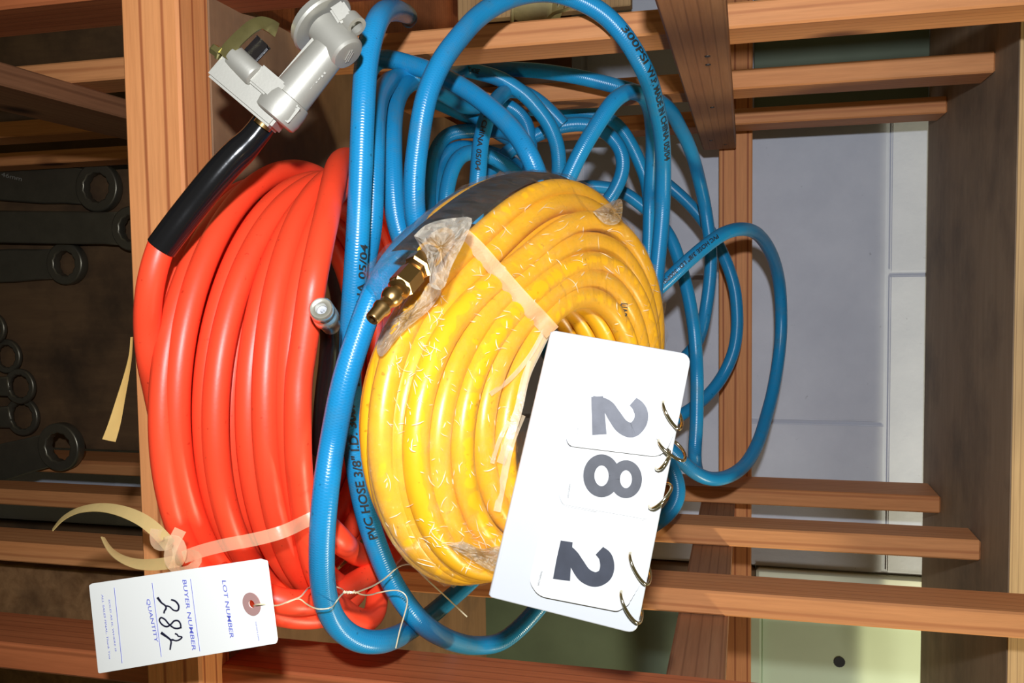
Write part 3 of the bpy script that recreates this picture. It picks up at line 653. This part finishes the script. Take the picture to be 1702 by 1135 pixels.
# ================================================================== YELLOW HOSE
yh = thing('yellow_air_hose', 'coiled yellow air hose in clear shrink wrap, leaning on the orange coil', 'hose', loc=tuple(np.array([.055, .50, ZF(-.16)])))
n_ = np.array([-.0098, -.424, 1.]); n_ /= np.linalg.norm(n_)
a_ = np.cross(n_, [0, 1., 0]); a_ /= np.linalg.norm(a_); b_ = np.cross(n_, a_)
YR = np.array([[.0747, .4994, -.0933, .0664, -.0843, -2.29], [.0659, .4995, -.0954, .0732, -.1368, .4638], [.0656, .499, -.0964, .0841, -.1636, .43], [.0618, .499, -.101, .0914, -.2017, .4604],
               [.0553, .4991, -.1038, .0983, -.2376, .4463], [.0519, .5001, -.1134, .1013, -.202, .5604], [.0474, .5006, -.1181, .107, -.1938, .5321]])
def yrad(q, t): return q[3]*(1+q[4]*math.cos(2*(t-q[5])))
def ypt(q, t, dr=0, dh=0):
    r = yrad(q, t)+dr
    return np.array(q[:3])+r*(math.cos(t)*a_+math.sin(t)*b_)+n_*dh+UP
RY = .0064
t0 = math.radians(195); pts = []
for i in range(7):
    for k in range(60):
        u = k/60; t = t0+2*PI*u; p = ypt(YR[i], t)
        if u < .1 and i > 0: f = .5+.5*u/.1; p = p*f+ypt(YR[i-1], t)*(1-f)
        if u > .9 and i < 6: f = .5*(u-.9)/.1; p = p*(1-f)+ypt(YR[i+1], t)*f
        pts.append(p)
# down round the outside and back through the lower layers
for k in range(75):
    u = k/60; t = t0+2*PI*u; pts.append(ypt(YR[6], t, -.004*min(1, u*3)-.014*min(1, u), -.012*min(1, u*3)-.012*u))
bm = bmesh.new(); tube(bm, smooth_path(spline(pts, .004), 3), RY, 18)
for dh in (-.0130, -.0262, -.039):
    for q, dr in ((YR[0], -.001), (YR[1], .004), (YR[3], .002)):
        c = np.array([ypt(q, t, dr, dh) for t in np.linspace(0, 2*PI, 110)]); tube(bm, c, RY, 14)
for q, dr, dh in ((YR[4], .004, -.0125), (YR[5], .003, -.0105), (YR[6], -.006, -.0115)):
    c = np.array([ypt(q, t, dr, dh) for t in np.linspace(0, 2*PI, 110)]); tube(bm, c, RY, 14)
outer = np.array([ypt(YR[6], t, .0055, -.036) for t in np.linspace(math.radians(-75), math.radians(24), 50)]+[ypt(YR[6], math.radians(24+k*2.0), .0055-.0014*k-.00022*k*k, -.036-.0006*k) for k in range(1, 13)]); tube(bm, smooth_path(outer, 3), RY, 16)
yhose = finish(bm, 'hose', M['yellow'], yh)
from mathutils.bvhtree import BVHTree
def bvh(o): return BVHTree.FromPolygons([v.co for v in o.data.vertices], [tuple(p.vertices) for p in o.data.polygons])
def drape(tree, pts_, lift, fallback=.45, win=3):
    """lay a surveyed line on a built surface; lift in metres above it"""
    ds = []
    for x, y in pts_:
        best = None
        for ox in (-win, 0, win):
            for oy in (-win, 0, win):
                d = ray(x+ox, y+oy); h = tree.ray_cast(Vector(CAM), Vector(d/np.linalg.norm(d)))
                if h[0] is not None: best = h[0][1] if best is None else min(best, h[0][1])
        ds.append(best if best is not None else fallback)
    return [(x, y, d-lift) for (x, y), d in zip(pts_, ds)]
YT = bvh(yhose)
# dark printed label band round the outside
bm = bmesh.new(); L = []
for t in np.linspace(math.radians(-62), math.radians(50), 50):
    L.append([bm.verts.new(ypt(YR[6], t, dr, dh)) for dr, dh in ((.0070, -.0035), (.0118, -.012), (.0135, -.022), (.0128, -.031))])
for i in range(len(L)-1):
    for j in range(3): bm.faces.new((L[i][j], L[i][j+1], L[i+1][j+1], L[i+1][j]))
o = finish(bm, 'label_band', M['label'], yh); o['label'] = 'dark printed label band under the film'
# shrink film: hull of the coil, wrinkled
prof = [(YR[0], -.0085, .001), (YR[0], -.0035, .0066), (YR[1], 0, .0078), (YR[3], 0, .0078), (YR[4], .002, .0076), (YR[5], .003, .0078), (YR[6], .0035, .0068), (YR[6], .0090, .000), (YR[6], .0125, -.012), (YR[6], .0145, -.026), (YR[6], .0135, -.038), (YR[6], .002, -.046)]
bm = bmesh.new(); NT = 220; L = []
for i in range(NT):
    t = 2*PI*i/NT; ring = []
    tuck = max(0, math.sin(t-math.radians(60)))**.5          # lower side is drawn in under the coil
    for j, (q, dr, dh) in enumerate(prof):
        wob = .0005*math.sin(37*t+j*2.1)+.0004*math.sin(61*t-j*1.3)+.0005*rng.standard_normal()*(j > 0)
        if j >= 8: dr, dh = dr-(.016*(j-7))*tuck*.9, dh*(1-.55*tuck)
        ring.append(bm.verts.new(ypt(q, t, dr+wob, dh+wob)))
    L.append(ring)
for i in range(NT):
    for j in range(len(prof)-1): bm.faces.new((L[i][j], L[i][j+1], L[(i+1) % NT][j+1], L[(i+1) % NT][j]))
o = finish(bm, 'shrink_wrap', M['film'], yh); o['label'] = 'clear wrinkled shrink film'
# crumpled film gathered by the brass plug
def crumple(outline, d0, bulge, name, material=M['film_crumple'], lift=.003):
    pl = [P(*q) for q in (drape(YT, [p[:2] for p in outline], lift, d0, 6) if lift else outline)]; c0 = sum(pl)/len(pl); bm = bmesh.new(); n = len(outline); rings = []
    cps = spline(pl+[pl[0]], .0025); K = len(cps)
    for s in np.linspace(1, .06, 9):
        rg = []
        for p in cps:
            q = c0+(p-c0)*s; d = CAM-q; d /= np.linalg.norm(d)
            q = q+d*(bulge*(1-s*s)+(.0013*rng.standard_normal() if s < 1 else .0004*rng.standard_normal())); rg.append(bm.verts.new(q))
        rings.append(rg)
    for q, w_ in zip(rings[:-1], rings[1:]):
        for j in range(K-1): bm.faces.new((q[j], q[j+1], w_[j+1], w_[j]))
    bm.faces.new(rings[-1][:-1]); return finish(bm, name, material, yh, smooth=False)
crumple([(688, 392, .400), (704, 376, .402), (730, 366, .404), (758, 362, .406), (784, 362, .408), (774, 396, .402), (752, 440, .392), (734, 482, .384), (716, 476, .384), (714, 446, .390), (706, 424, .396)], .40, .004, 'film_gather', lift=0)
crumple([(712, 470, .39), (734, 480, .39), (716, 512, .39), (690, 535, .39), (662, 560, .39), (636, 592, .39), (626, 575, .39), (636, 545, .39), (668, 520, .39), (694, 500, .39)], .39, .003, 'film_gather', lift=.004)
crumple([(985, 352, .50), (1010, 338, .505), (1034, 334, .505), (1026, 372, .50), (1005, 372, .495)], .5, .002, 'film_tab')
crumple([(742, 905, .425), (775, 925, .432), (815, 948, .440), (838, 950, .445), (846, 925, .44), (832, 908, .43), (800, 912, .425), (770, 900, .42)], .43, .003, 'film_gather')
rib('strap', drape(YT, [(770, 390), (783, 402), (796, 415), (813, 435), (830, 455), (846, 473), (862, 492), (876, 507), (890, 522), (903, 536)], .0016)+[(918, 552, .455)], [.0075, .0078, .0080, .0082, .0085, .009, .0085], M['strap'], yh)
for pts_, wd in [(drape(YT, [p[:2] for p in a], .0026), b_) for a, b_ in (([(914, 542, .42), (893, 585, .415), (874, 625, .412), (862, 680, .413), (846, 730, .415), (832, 770, .418)], .0042), ([(905, 548, .415), (882, 590, .409), (850, 628, .404), (815, 655, .40)], .0024),
                 ([(868, 690, .410), (850, 735, .41), (838, 790, .413), (826, 850, .42)], .0036), ([(846, 700, .405), (830, 730, .403), (818, 770, .405)], .0022), ([(880, 600, .407), (866, 660, .406), (850, 700, .407)], .002))]:
    rib('film_fold', pts_, wd, M['foldfilm'], yh, thick=.0003)
# glints of the film wrinkles drawn as pale threads, too small to count
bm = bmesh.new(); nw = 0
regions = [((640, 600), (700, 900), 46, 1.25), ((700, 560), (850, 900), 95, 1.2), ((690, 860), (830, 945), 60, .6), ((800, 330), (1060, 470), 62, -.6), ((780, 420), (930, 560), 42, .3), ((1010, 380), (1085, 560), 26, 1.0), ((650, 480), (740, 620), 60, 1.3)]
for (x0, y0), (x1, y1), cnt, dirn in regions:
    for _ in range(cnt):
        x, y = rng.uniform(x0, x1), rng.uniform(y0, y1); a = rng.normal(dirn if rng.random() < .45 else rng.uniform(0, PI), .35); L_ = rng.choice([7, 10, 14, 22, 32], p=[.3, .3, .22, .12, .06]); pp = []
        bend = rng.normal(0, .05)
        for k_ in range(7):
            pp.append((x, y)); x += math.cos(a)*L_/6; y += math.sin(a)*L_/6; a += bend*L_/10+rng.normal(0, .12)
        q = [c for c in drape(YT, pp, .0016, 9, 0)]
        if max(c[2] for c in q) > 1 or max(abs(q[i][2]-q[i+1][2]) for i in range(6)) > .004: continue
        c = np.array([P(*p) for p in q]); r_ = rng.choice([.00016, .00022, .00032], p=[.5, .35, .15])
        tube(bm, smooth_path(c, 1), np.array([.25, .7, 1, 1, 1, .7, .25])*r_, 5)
o = finish(bm, 'wrinkle_glint', M['glint'], yh); o['kind'] = 'stuff'; o['label'] = 'pale lines drawn as glints on the film wrinkles'
# brass plug
pb0, pb1 = P(618, 531, .368), P(704, 434, .400); ax = pb1-pb0; LB = np.linalg.norm(ax); ax /= LB; k = .385/1500
bm = bmesh.new()
prof = [(.12, 0), (.11, 7), (0, 7.5), (0, 11.5), (.02, 13), (.13, 13.5), (.16, 16), (.20, 16.5), (.23, 13), (.29, 13), (.31, 16), (.35, 19), (.40, 19.5), (.415, 14), (.47, 14), (.49, 21), (.56, 21)]
lathe(bm, [(f*LB, r*k) for f, r in prof]+[(.56*LB, 0)], pb0, ax, 36); pl_ = finish(bm, 'brass_plug', M['brass'], yh); pl_['label'] = 'brass quick connect plug'
def hexnut(f0, f1, r, name):
    bm = bmesh.new(); lathe(bm, [(f0*LB, 0), (f0*LB, r*k*.86), (f0*LB+.0012, r*k), (f1*LB-.0012, r*k), (f1*LB, r*k*.86), (f1*LB, 0)], pb0, ax, 6)
    o = finish(bm, name, M['brass'], None, smooth=False); o.parent = pl_; return o
bm = bmesh.new(); lathe(bm, [(1.02*LB, 0), (1.02*LB, 17*k), (1.16*LB, 18.5*k), (1.18*LB, 16*k), (1.18*LB, 0)], pb0, ax, 24); o = finish(bm, 'ferrule', M['brass'], None); o.parent = pl_
hexnut(.52, .80, 25, 'hex_body'); hexnut(.86, 1.02, 27, 'hex_nut')
bm = bmesh.new(); lathe(bm, [(.80*LB, 0)]+[(f*LB, (21.5 if i % 2 else 19.5)*k) for i, f in enumerate(np.linspace(.80, .86, 9))]+[(.86*LB, 0)], pb0, ax, 28)
o = finish(bm, 'thread', M['brass'], None); o.parent = pl_
bm = bmesh.new(); tube(bm, ppath([(714, 423, .4055), (722, 413, .415), (730, 404, .432), (742, 397, .455), (765, 392, .485)], .003), RY*.98, 18); finish(bm, 'hose_end', M['yellow'], yh)
tx = text_on_tube('UAR', ppath([(1036, 500, .55), (1034, 530, .545), (1037, 560, .54)], .002), .0062, .004, .006, .1, 'hose_print', M['ink'], yh, 1, .8)

# ================================================================== NUMBER DISPLAY
nd = thing('number_flip_board', 'white flip board with rings showing lot number 282, propped on the yellow coil', 'number sign', loc=tuple(P(860, 800, .44)))
C0, C1, C2 = P(866, 770, .412), P(1146, 592, .418), P(1055, 1050, .412)
nb = np.cross(C1-C0, C2-C0); nb /= np.linalg.norm(nb)
if np.dot(nb, CAM-C0) < 0: nb = -nb
def bp(x, y, lift=0.): return hit(x, y, C0+nb*lift, nb)
o_ = bp(815, 990); ey_ = bp(1055, 1050)-o_; ey_ /= np.linalg.norm(ey_); ex_ = np.cross(ey_, nb); ex_ /= np.linalg.norm(ex_)
if np.dot(np.cross(ex_, ey_), nb) < 0: ex_ = -ex_
def b2(x, y, lift=0.): q = bp(x, y, lift)-o_; return (np.dot(q, ex_), np.dot(q, ey_))
def poly_round(pts, rs, n=6):
    out = []; m_ = len(pts)
    for i in range(m_):
        p0, p, p1 = [np.array(pts[(i+d) % m_]) for d in (-1, 0, 1)]; r = rs if np.isscalar(rs) else rs[i]
        u, v = (p0-p)/np.linalg.norm(p0-p), (p1-p)/np.linalg.norm(p1-p); a, b = p+u*r, p+v*r
        for t in np.linspace(0, 1, n): out.append(tuple((1-t)**2*a+2*t*(1-t)*p+t*t*b))
    return out
bo = poly_round([b2(917, 551), b2(1147, 591), b2(1056, 1052), b2(814, 991)], [.0022, .0045, .0045, .0015])
board = plate(bo, [], .0034, o_-nb*.0001, ex_, ey_, 'board', M['board'], nd, .0006)
# rounded spine along the lower edge
bm = bmesh.new(); tube(bm, np.linspace(bp(921, 553)-nb*.0022, bp(818, 991)-nb*.0022, 12), .0022, 12); finish(bm, 'spine', M['board'], nd)
kk = .412/1500
def digit(strokes, lift, tf, name, parent, ink='digit'):
    V, F = [], []
    for pts_, hw in strokes:
        v, f = stroke2(pts_, hw); b = len(V); V += [tuple(tf(x, y, lift)) for x, y, _ in v]; F += [tuple(b+i for i in q) for q in f]
        lift += .00002
    o = mesh_from(V, F, name, M[ink], None); o.parent = parent; return o
def numcard(corners, rs, off, nstack, holes, strokes, web, lift0, ink='digit'):
    for i in range(nstack-1, -1, -1):
        dx, dy = off[0]*i, off[1]*i
        pl = poly_round([b2(x+dx, y+dy) for x, y in corners], [r*kk for r in rs])
        hl = [circle2(*b2(x+dx, y+dy), 3.6*kk, 14) for x, y in holes]
        ob = plate(pl, hl, .00035, o_+nb*(lift0+.0006*(nstack-1-i)), ex_, ey_, 'number_card', M['card'], nd)
    top = lift0+.0006*(nstack-1)+.0001
    digit(strokes, top, lambda x, y, l: bp(x, y, l), 'numeral', ob, ink)
    v, f = text_mesh('tueters.com', 1.); a, b = bp(*web[0], top), bp(*web[1], top); e = (b-a)/np.linalg.norm(b-a); u = np.cross(nb, e); k = np.linalg.norm(b-a)/(v[:, 0].max())
    t = mesh_from([a+e*x[0]*k+u*x[1]*k for x in v], f, 'web_print', M['ink'], None); t.parent = ob
def two(z, o, s):     # heavy numeral traced as pen strokes; z converts local to photo pixels
    f = lambda pts: [(o[0]+x/s, o[1]+y/s) for x, y in pts]
    return f
T2 = lambda x, y: (800+x/4.728, 540+y/4.728)
T3 = lambda x, y: (800+x/4.053, 780+y/4.053)
T4 = lambda x, y: (500+x/2.837, 735+y/2.837)
def px(T, pts): return [T(*p) for p in pts]
two_a = [(px(T2, [(1192, 602), (1232, 640), (1258, 700), (1245, 770), (1185, 826), (1110, 800), (1045, 715), (985, 625), (925, 585), (880, 560)]), [8.5, 11, 11.5, 12, 12.5, 12, 11.5, 10.5, 6.5, .6]),
         (px(T2, [(910, 562), (920, 712), (928, 862)]), [10, 11.0, 12.0])]
two_b = [(px(T3, [(795, 548), (835, 590), (848, 660), (828, 715), (770, 742), (700, 715), (640, 630), (600, 560), (560, 510), (535, 480)]), [9, 11.5, 12, 12, 12.5, 12.5, 12, 11, 7, .6]),
         (px(T3, [(575, 485), (557, 610), (540, 745)]), [10, 12.5, 14.3])]
def ring_pts(T, c, rx, ry, a, n=28): return [T(c[0]+rx*math.cos(a+2*PI*i/n), c[1]+ry*math.sin(a+2*PI*i/n)) for i in range(n+1)]
eight = [(ring_pts(T4, (1418, 158), 60, 75, 0), 9.3), (ring_pts(T4, (1533, 174), 52, 66, PI), 8.4)]
numcard([T2(738, 450), T2(1480, 470), T2(1520, 560), T2(1490, 930), T2(1400, 1030), T2(700, 945), T2(668, 880)], [16, 16, 14, 12, 14, 8, 8], (2.2, -5), 5, [T2(1420, 608), T2(1378, 905)], two_a, (T2(757, 805), T2(748, 865)), .0006, 'digit_sheen_strong')
numcard([T4(1262, 14), T4(1700, 60), T4(1690, 250), T4(1640, 362), T4(1235, 290), T4(1216, 235)], [10, 6, 8, 8, 8, 8], (1.0, 3), 3, [T4(1676, 128), T4(1638, 308)], eight, (T4(1266, 195), T4(1256, 262)), .0001, 'digit_sheen')
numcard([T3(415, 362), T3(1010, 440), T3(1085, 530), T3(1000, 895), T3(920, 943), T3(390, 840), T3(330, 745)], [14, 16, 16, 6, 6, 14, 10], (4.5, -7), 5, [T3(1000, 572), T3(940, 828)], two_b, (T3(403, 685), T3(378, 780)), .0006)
def binder(hx, hy, ex, ey, dep=.010, wid=2.7):
    """nickel ring from the punched hole (hx,hy) round the board edge to (ex,ey)"""
    a, b = bp(hx, hy, .0026), bp(ex, ey, .0010); u = b-a; L = np.linalg.norm(u); u /= L; c = (a+b)/2
    w_ = np.cross(u, nb); side = nb*.9+w_*.25; side /= np.linalg.norm(side)
    pts_ = [c+u*L/2*math.cos(t)+side*math.sin(t)*dep*(.55 if math.sin(t) > 0 else 1) for t in np.linspace(0, 2*PI, 49)]
    bm = bmesh.new(); tube(bm, np.array(pts_), wid*kk, 10, cap=False); finish(bm, 'binder_ring', M['ring'], nd)
for q in ((1103, 667, 1131, 713), (1095, 731, 1138, 764), (1091, 779, 1112, 748), (1080, 843, 1116, 808), (1048, 918, 1078, 970), (1033, 982, 1064, 1034)): binder(*q)

# ================================================================== LOT TAG
lt = thing('lot_tag', 'white card lot tag with handwritten 282, wired to the blue hose', 'tag', loc=tuple(P(305, 1020, .47)))
t0_, t1_, t2_ = P(443, 930, .407), P(459, 1067, .407), P(148, 973, .437)
nt_ = np.cross(t1_-t0_, t2_-t0_); nt_ /= np.linalg.norm(nt_)
if np.dot(nt_, CAM-t0_) < 0: nt_ = -nt_
def tp(x, y, lift=0.): return hit(x, y, t0_+nt_*lift, nt_)
ot = tp(163, 1118); exr = tp(459, 1067)-ot; exr /= np.linalg.norm(exr); eyr = np.cross(nt_, exr)
def t2d(x, y): q = tp(x, y)-ot; return (np.dot(q, exr), np.dot(q, eyr))
T1 = lambda x, y: (140+x/4.728, 900+y/4.728)
kt = .425/1500
wc = t2d(*T1(1318, 490))
oth = circle2(*wc, 7.6*kt, 20)
paper = plate(poly_round([t2d(*T1(*p)) for p in ((38, 345), (60, 330), (1385, 135), (1438, 152), (1518, 770), (1508, 800), (120, 1035), (110, 1030))], .0006), [oth], .00045, ot, exr, eyr, 'paper', M['tag'], lt)
plate(circle2(*wc, 21.5*kt, 36), [oth], .0004, ot+nt_*.0004, exr, eyr, 'washer', M['washer'], lt)
def tt_(txt, a, b, cap, ink='ink_blue', bold=.004):
    o = text_on_plane(txt, tp(*T1(*a), .0002), tp(*T1(*b), .0002), nt_, 'print', M[ink], None, .0001, bold, cap*kt)
    o.parent = paper
tt_('LOT NUMBER', (1083, 305), (1147, 758), 10.5); tt_('BUYER NUMBER', (772, 300), (850, 855), 11); tt_('QUANTITY', (488, 452), (556, 790), 10.5)
tt_('SOLD AS IS, WHERE IS', (190, 455), (243, 862), 5, bold=0); tt_('ALL SALES FINAL, Thank You', (135, 415), (196, 920), 5.5, bold=0); tt_('tueters.com', (1345, 628), (1370, 778), 3.6, bold=0)
V, F = [], []
for a, b in (((235, 362), (297, 955)), ((533, 325), (605, 905)), ((835, 295), (908, 862))):
    v, f = stroke2([T1(*a), T1((a[0]+b[0])/2, (a[1]+b[1])/2), T1(*b)], .45)
    mesh_from([tp(x, y, .0003) for x, y, _ in v], f, 'ruled_line', M['ink_blue'], paper)
V, F = [], []
for n0, (pts_, hw) in enumerate(((([(682, 455), (718, 470), (742, 505), (735, 540), (705, 540), (668, 510), (638, 505)]), [1.3, 1.5, 1.5, 1.4, 1.2, 1.2, 1.2]), ([(575, 438), (605, 478), (638, 505), (642, 525), (630, 545), (626, 564)], [2.0, 1.8, 1.3, 1.4, 1.5, 1.3]),
                   ([(758, 682), (757, 650), (738, 622), (708, 622), (680, 650), (648, 668), (610, 650), (590, 615), (602, 597), (632, 610), (665, 648), (705, 678), (735, 682), (765, 672)], 1.3),
                   ([(712, 722), (730, 730), (738, 742), (768, 750), (745, 772), (718, 778), (690, 768)], [1.2, 1.2, 1.1, 1.2, 1.2, 1.2, 1.2]), ([(603, 715), (635, 738), (668, 762), (682, 785), (678, 820), (674, 850)], [2.3, 2.0, 1.5, 1.3, 1.4, 1.2]), ([(700, 775), (675, 768), (650, 752)], 1.2))):
    v, f = stroke2([T1(*p) for p in pts_], hw); k0 = len(V); V += [tuple(tp(x, y, .0005+.00002*n0)) for x, y, _ in v]; F += [tuple(k0+i for i in q) for q in f]
o = mesh_from(V, F, 'handwriting', M['ink_pen'], None); o.parent = paper
TW = lambda x, y: (440+x/4.052, 820+y/4.052)
def wtube(pts_, r, name='wire'): tubeobj(name, smooth_path(spline([P(*p) for p in pts_], .0012), 3), r, M['wire'], lt, 8)
q0 = T1(1378, 492)
wtube([(*T1(1330, 505), .414), (*T1(1352, 496), .4065), (*q0, .4055), (*TW(0, 745), .4075), (*TW(60, 755), .414), (*TW(110, 748), .421), (*TW(170, 722), .427), (*TW(235, 700), .431), (*TW(268, 664), .438), (*TW(282, 648), .450), (*TW(296, 636), .468), (*TW(330, 622), .478), (*TW(370, 612), .480), (*TW(420, 610), .484), (*TW(500, 635), .484), (*TW(535, 660), .462)], .00042)
wtube([(*TW(100, 750), .4215), (*TW(160, 730), .426), (*TW(225, 706), .430), (*TW(275, 740), .436), (*TW(330, 770), .446), (*TW(370, 779), .4505), (*TW(420, 776), .451), (*TW(455, 762), .456), (*TW(480, 730), .466), (*TW(510, 690), .464), (*TW(540, 665), .459)], .0004)
wtube([(*TW(530, 666), .457), (*TW(600, 668), .458), (*TW(660, 650), .470), (*TW(760, 605), .50), (*TW(830, 555), .515), (*TW(890, 500), .520), (*TW(935, 480), .52), (*TW(985, 477), .52), (*TW(1020, 505), .52), (*TW(1100, 585), .52), (*TW(1230, 705), .525), (*TW(1362, 830), .53)], .00048)
wtube([(*TW(530, 662), .457), (*TW(600, 662), .458), (*TW(650, 680), .468), (*TW(710, 683), .49), (*TW(780, 665), .512), (*TW(860, 652), .515), (*TW(910, 656), .515), (*TW(950, 685), .515), (*TW(962, 720), .515), (*TW(945, 800), .513), (*TW(910, 920), .508), (*TW(882, 1042), .505)], .00042)
c = ppath([(*TW(528, 664), .4572), (*TW(570, 667), .4572), (*TW(612, 664), .4575)], .0004, 1); ang = np.linspace(0, 2*PI*5, len(c))
c = c+np.outer(np.cos(ang), DH)*.0007+np.outer(np.sin(ang), FH)*.0007; tubeobj('wire_twist', c, .0004, M['wire'], lt, 8)

# ================================================================== WRENCHES ON THE BACK PANEL
DP = 1.186
def wrench(label, ring, r_o, handle, hw, depth=DP, mark=None, ratio=.66, tilt=0., thick=.016):
    """ring centre px, outer radius px (along image y), far handle point px and half widths px"""
    rc_ = P(*ring, depth); hc = P(*handle, depth); k = depth/1500*1.10
    u = hc-rc_; u[1] = 0; L = np.linalg.norm(u); u /= L; ez_ = np.array([0, -1., 0]); v = np.cross(ez_, u)
    t = thing('wrench', label, 'wrench', 'combination wrenches hung on the back panel', loc=tuple(rc_))
    ro = r_o*k; ri = ro*ratio
    hexa = []
    for i in range(24):
        a = 2*PI*i/24; r = ri*(1.0 if i % 2 else .92)+.0022; hexa.append((r*math.cos(a), r*math.sin(a)))
    ey2 = v; cl, sl_ = math.cos(tilt), math.sin(tilt)
    e1 = u*cl+ez_*sl_; 
    plate(circle2(0, 0, ro, 40), [hexa], thick, rc_+np.cross(e1, ey2)*thick/2, e1, ey2, 'box_ring', M['steel'], t, .0022)
    w0, w1 = hw[0]*k, hw[1]*k; x0 = ro*.80
    out = [(x0, -w0), (x0+.03, -(w0+w1)/2*.96), (x0+.07, -w1), (L, -w1), (L, w1), (x0+.07, w1), (x0+.03, (w0+w1)/2*.96), (x0, w0)]
    plate(out, [], .011, rc_+np.cross(u, v)*.0055, u, v, 'handle', M['steel'], t, .0025)
    if mark:
        n = np.cross(u, v); n = n if np.dot(n, CAM-rc_) > 0 else -n
        for txt, a, b, cap in mark:
            o = text_on_plane(txt, hit(*a, rc_+n*.0058, n), hit(*b, rc_+n*.0058, n), n, 'stamped_mark', M['stamp'], t, .0001, .0, cap*k)
wrench('largest dark steel wrench, top one stamped 46mm below the front beam', (165, 312), 40, (-130, 292), (28, 32), mark=[('46mm', (2, 293), (36, 301), 8)])
wrench('dark steel wrench whose ring end is half hidden behind the front beam', (222, 380), 36, (-130, 375), (26, 26), depth=1.166)
wrench('dark steel wrench with a narrow neck, third from the top on the panel', (112, 438), 35, (-130, 447), (24, 27))
wrench('small dark ring wrench at the frame edge, topmost of the small ring group', (-12, 546), 27, (-110, 543), (14, 14), ratio=.78, depth=1.172, thick=.008)
wrench('small dark ring wrench overlapping two neighbours, second of the small ring group', (12, 592), 29, (-110, 590), (15, 15), ratio=.74, depth=1.183, thick=.008)
wrench('small dark ring wrench in the middle of the small ring group', (34, 642), 30, (-110, 641), (15, 15), ratio=.74, depth=1.172, thick=.008)
wrench('small dark ring wrench, lowest of the small ring group above the thick wrench', (38, 692), 33, (-110, 697), (17, 17), ratio=.74, depth=1.183, thick=.008)
wrench('thick dark steel wrench slanting at the bottom right end of the row', (102, 742), 41, (-110, 800), (28, 31), depth=1.105)

# ================================================================== SMALL THINGS
ps = thing('paper_strip', 'torn yellowed tape strip hanging from the lower edge of the front beam', 'tape')
bm = bmesh.new(); c = ppath([(219, 560, .5185), (217, 590, .5185), (210, 625, .517), (200, 665, .515), (190, 705, .513), (181, 732, .512)], .003, 2)
ribbon(bm, c, np.interp(np.linspace(0, 1, len(c)), [0, .15, .4, .8, 1], [.0020, .0022, .0042, .0075, .0085]), thick=.0004, twist=np.linspace(.9, .15, len(c))); finish(bm, 'strip', M['dry_tape'], ps)
tr_ = thing('twine_roll', 'cream roll with a loose cord behind the left slats', 'roll')
pr = P(897, 8, 1.05); bm = bmesh.new(); lathe(bm, [(0, .006), (0, .026), (.004, .030), (.045, .030), (.049, .026), (.049, .006)], pr+np.array([-.015, 0, -.024]), (.3, 0, 1), 28); finish(bm, 'roll', M['twine'], tr_)
tubeobj('cord', ppath([(851, 44, 1.03), (851, 25, 1.03), (853, 8, 1.03), (858, -6, 1.035), (870, -14, 1.04)], .003), .0022, M['twine'], tr_, 8)
tubeobj('cord', ppath([(910, 34, 1.0), (914, 26, 1.0), (922, 21, 1.0), (936, 18, 1.01), (948, 12, 1.02)], .003), .002, M['twine'], tr_, 8)
pbx = P(1000, 4, 1.14)
brd = thing('brown_board', 'brown board standing behind the left slats next to the cream roll', 'board')
boxobj('panel', (pbx[0]-.25, 1.13, ZF(-.36)), (pbx[0]+.010, 1.148, P(1050, 8, 1.14)[2]), M['ply_edge'], brd, .001)

# plausibility: make sure every mesh leaf sits where it was built even under moved empties
bpy.context.view_layer.update()
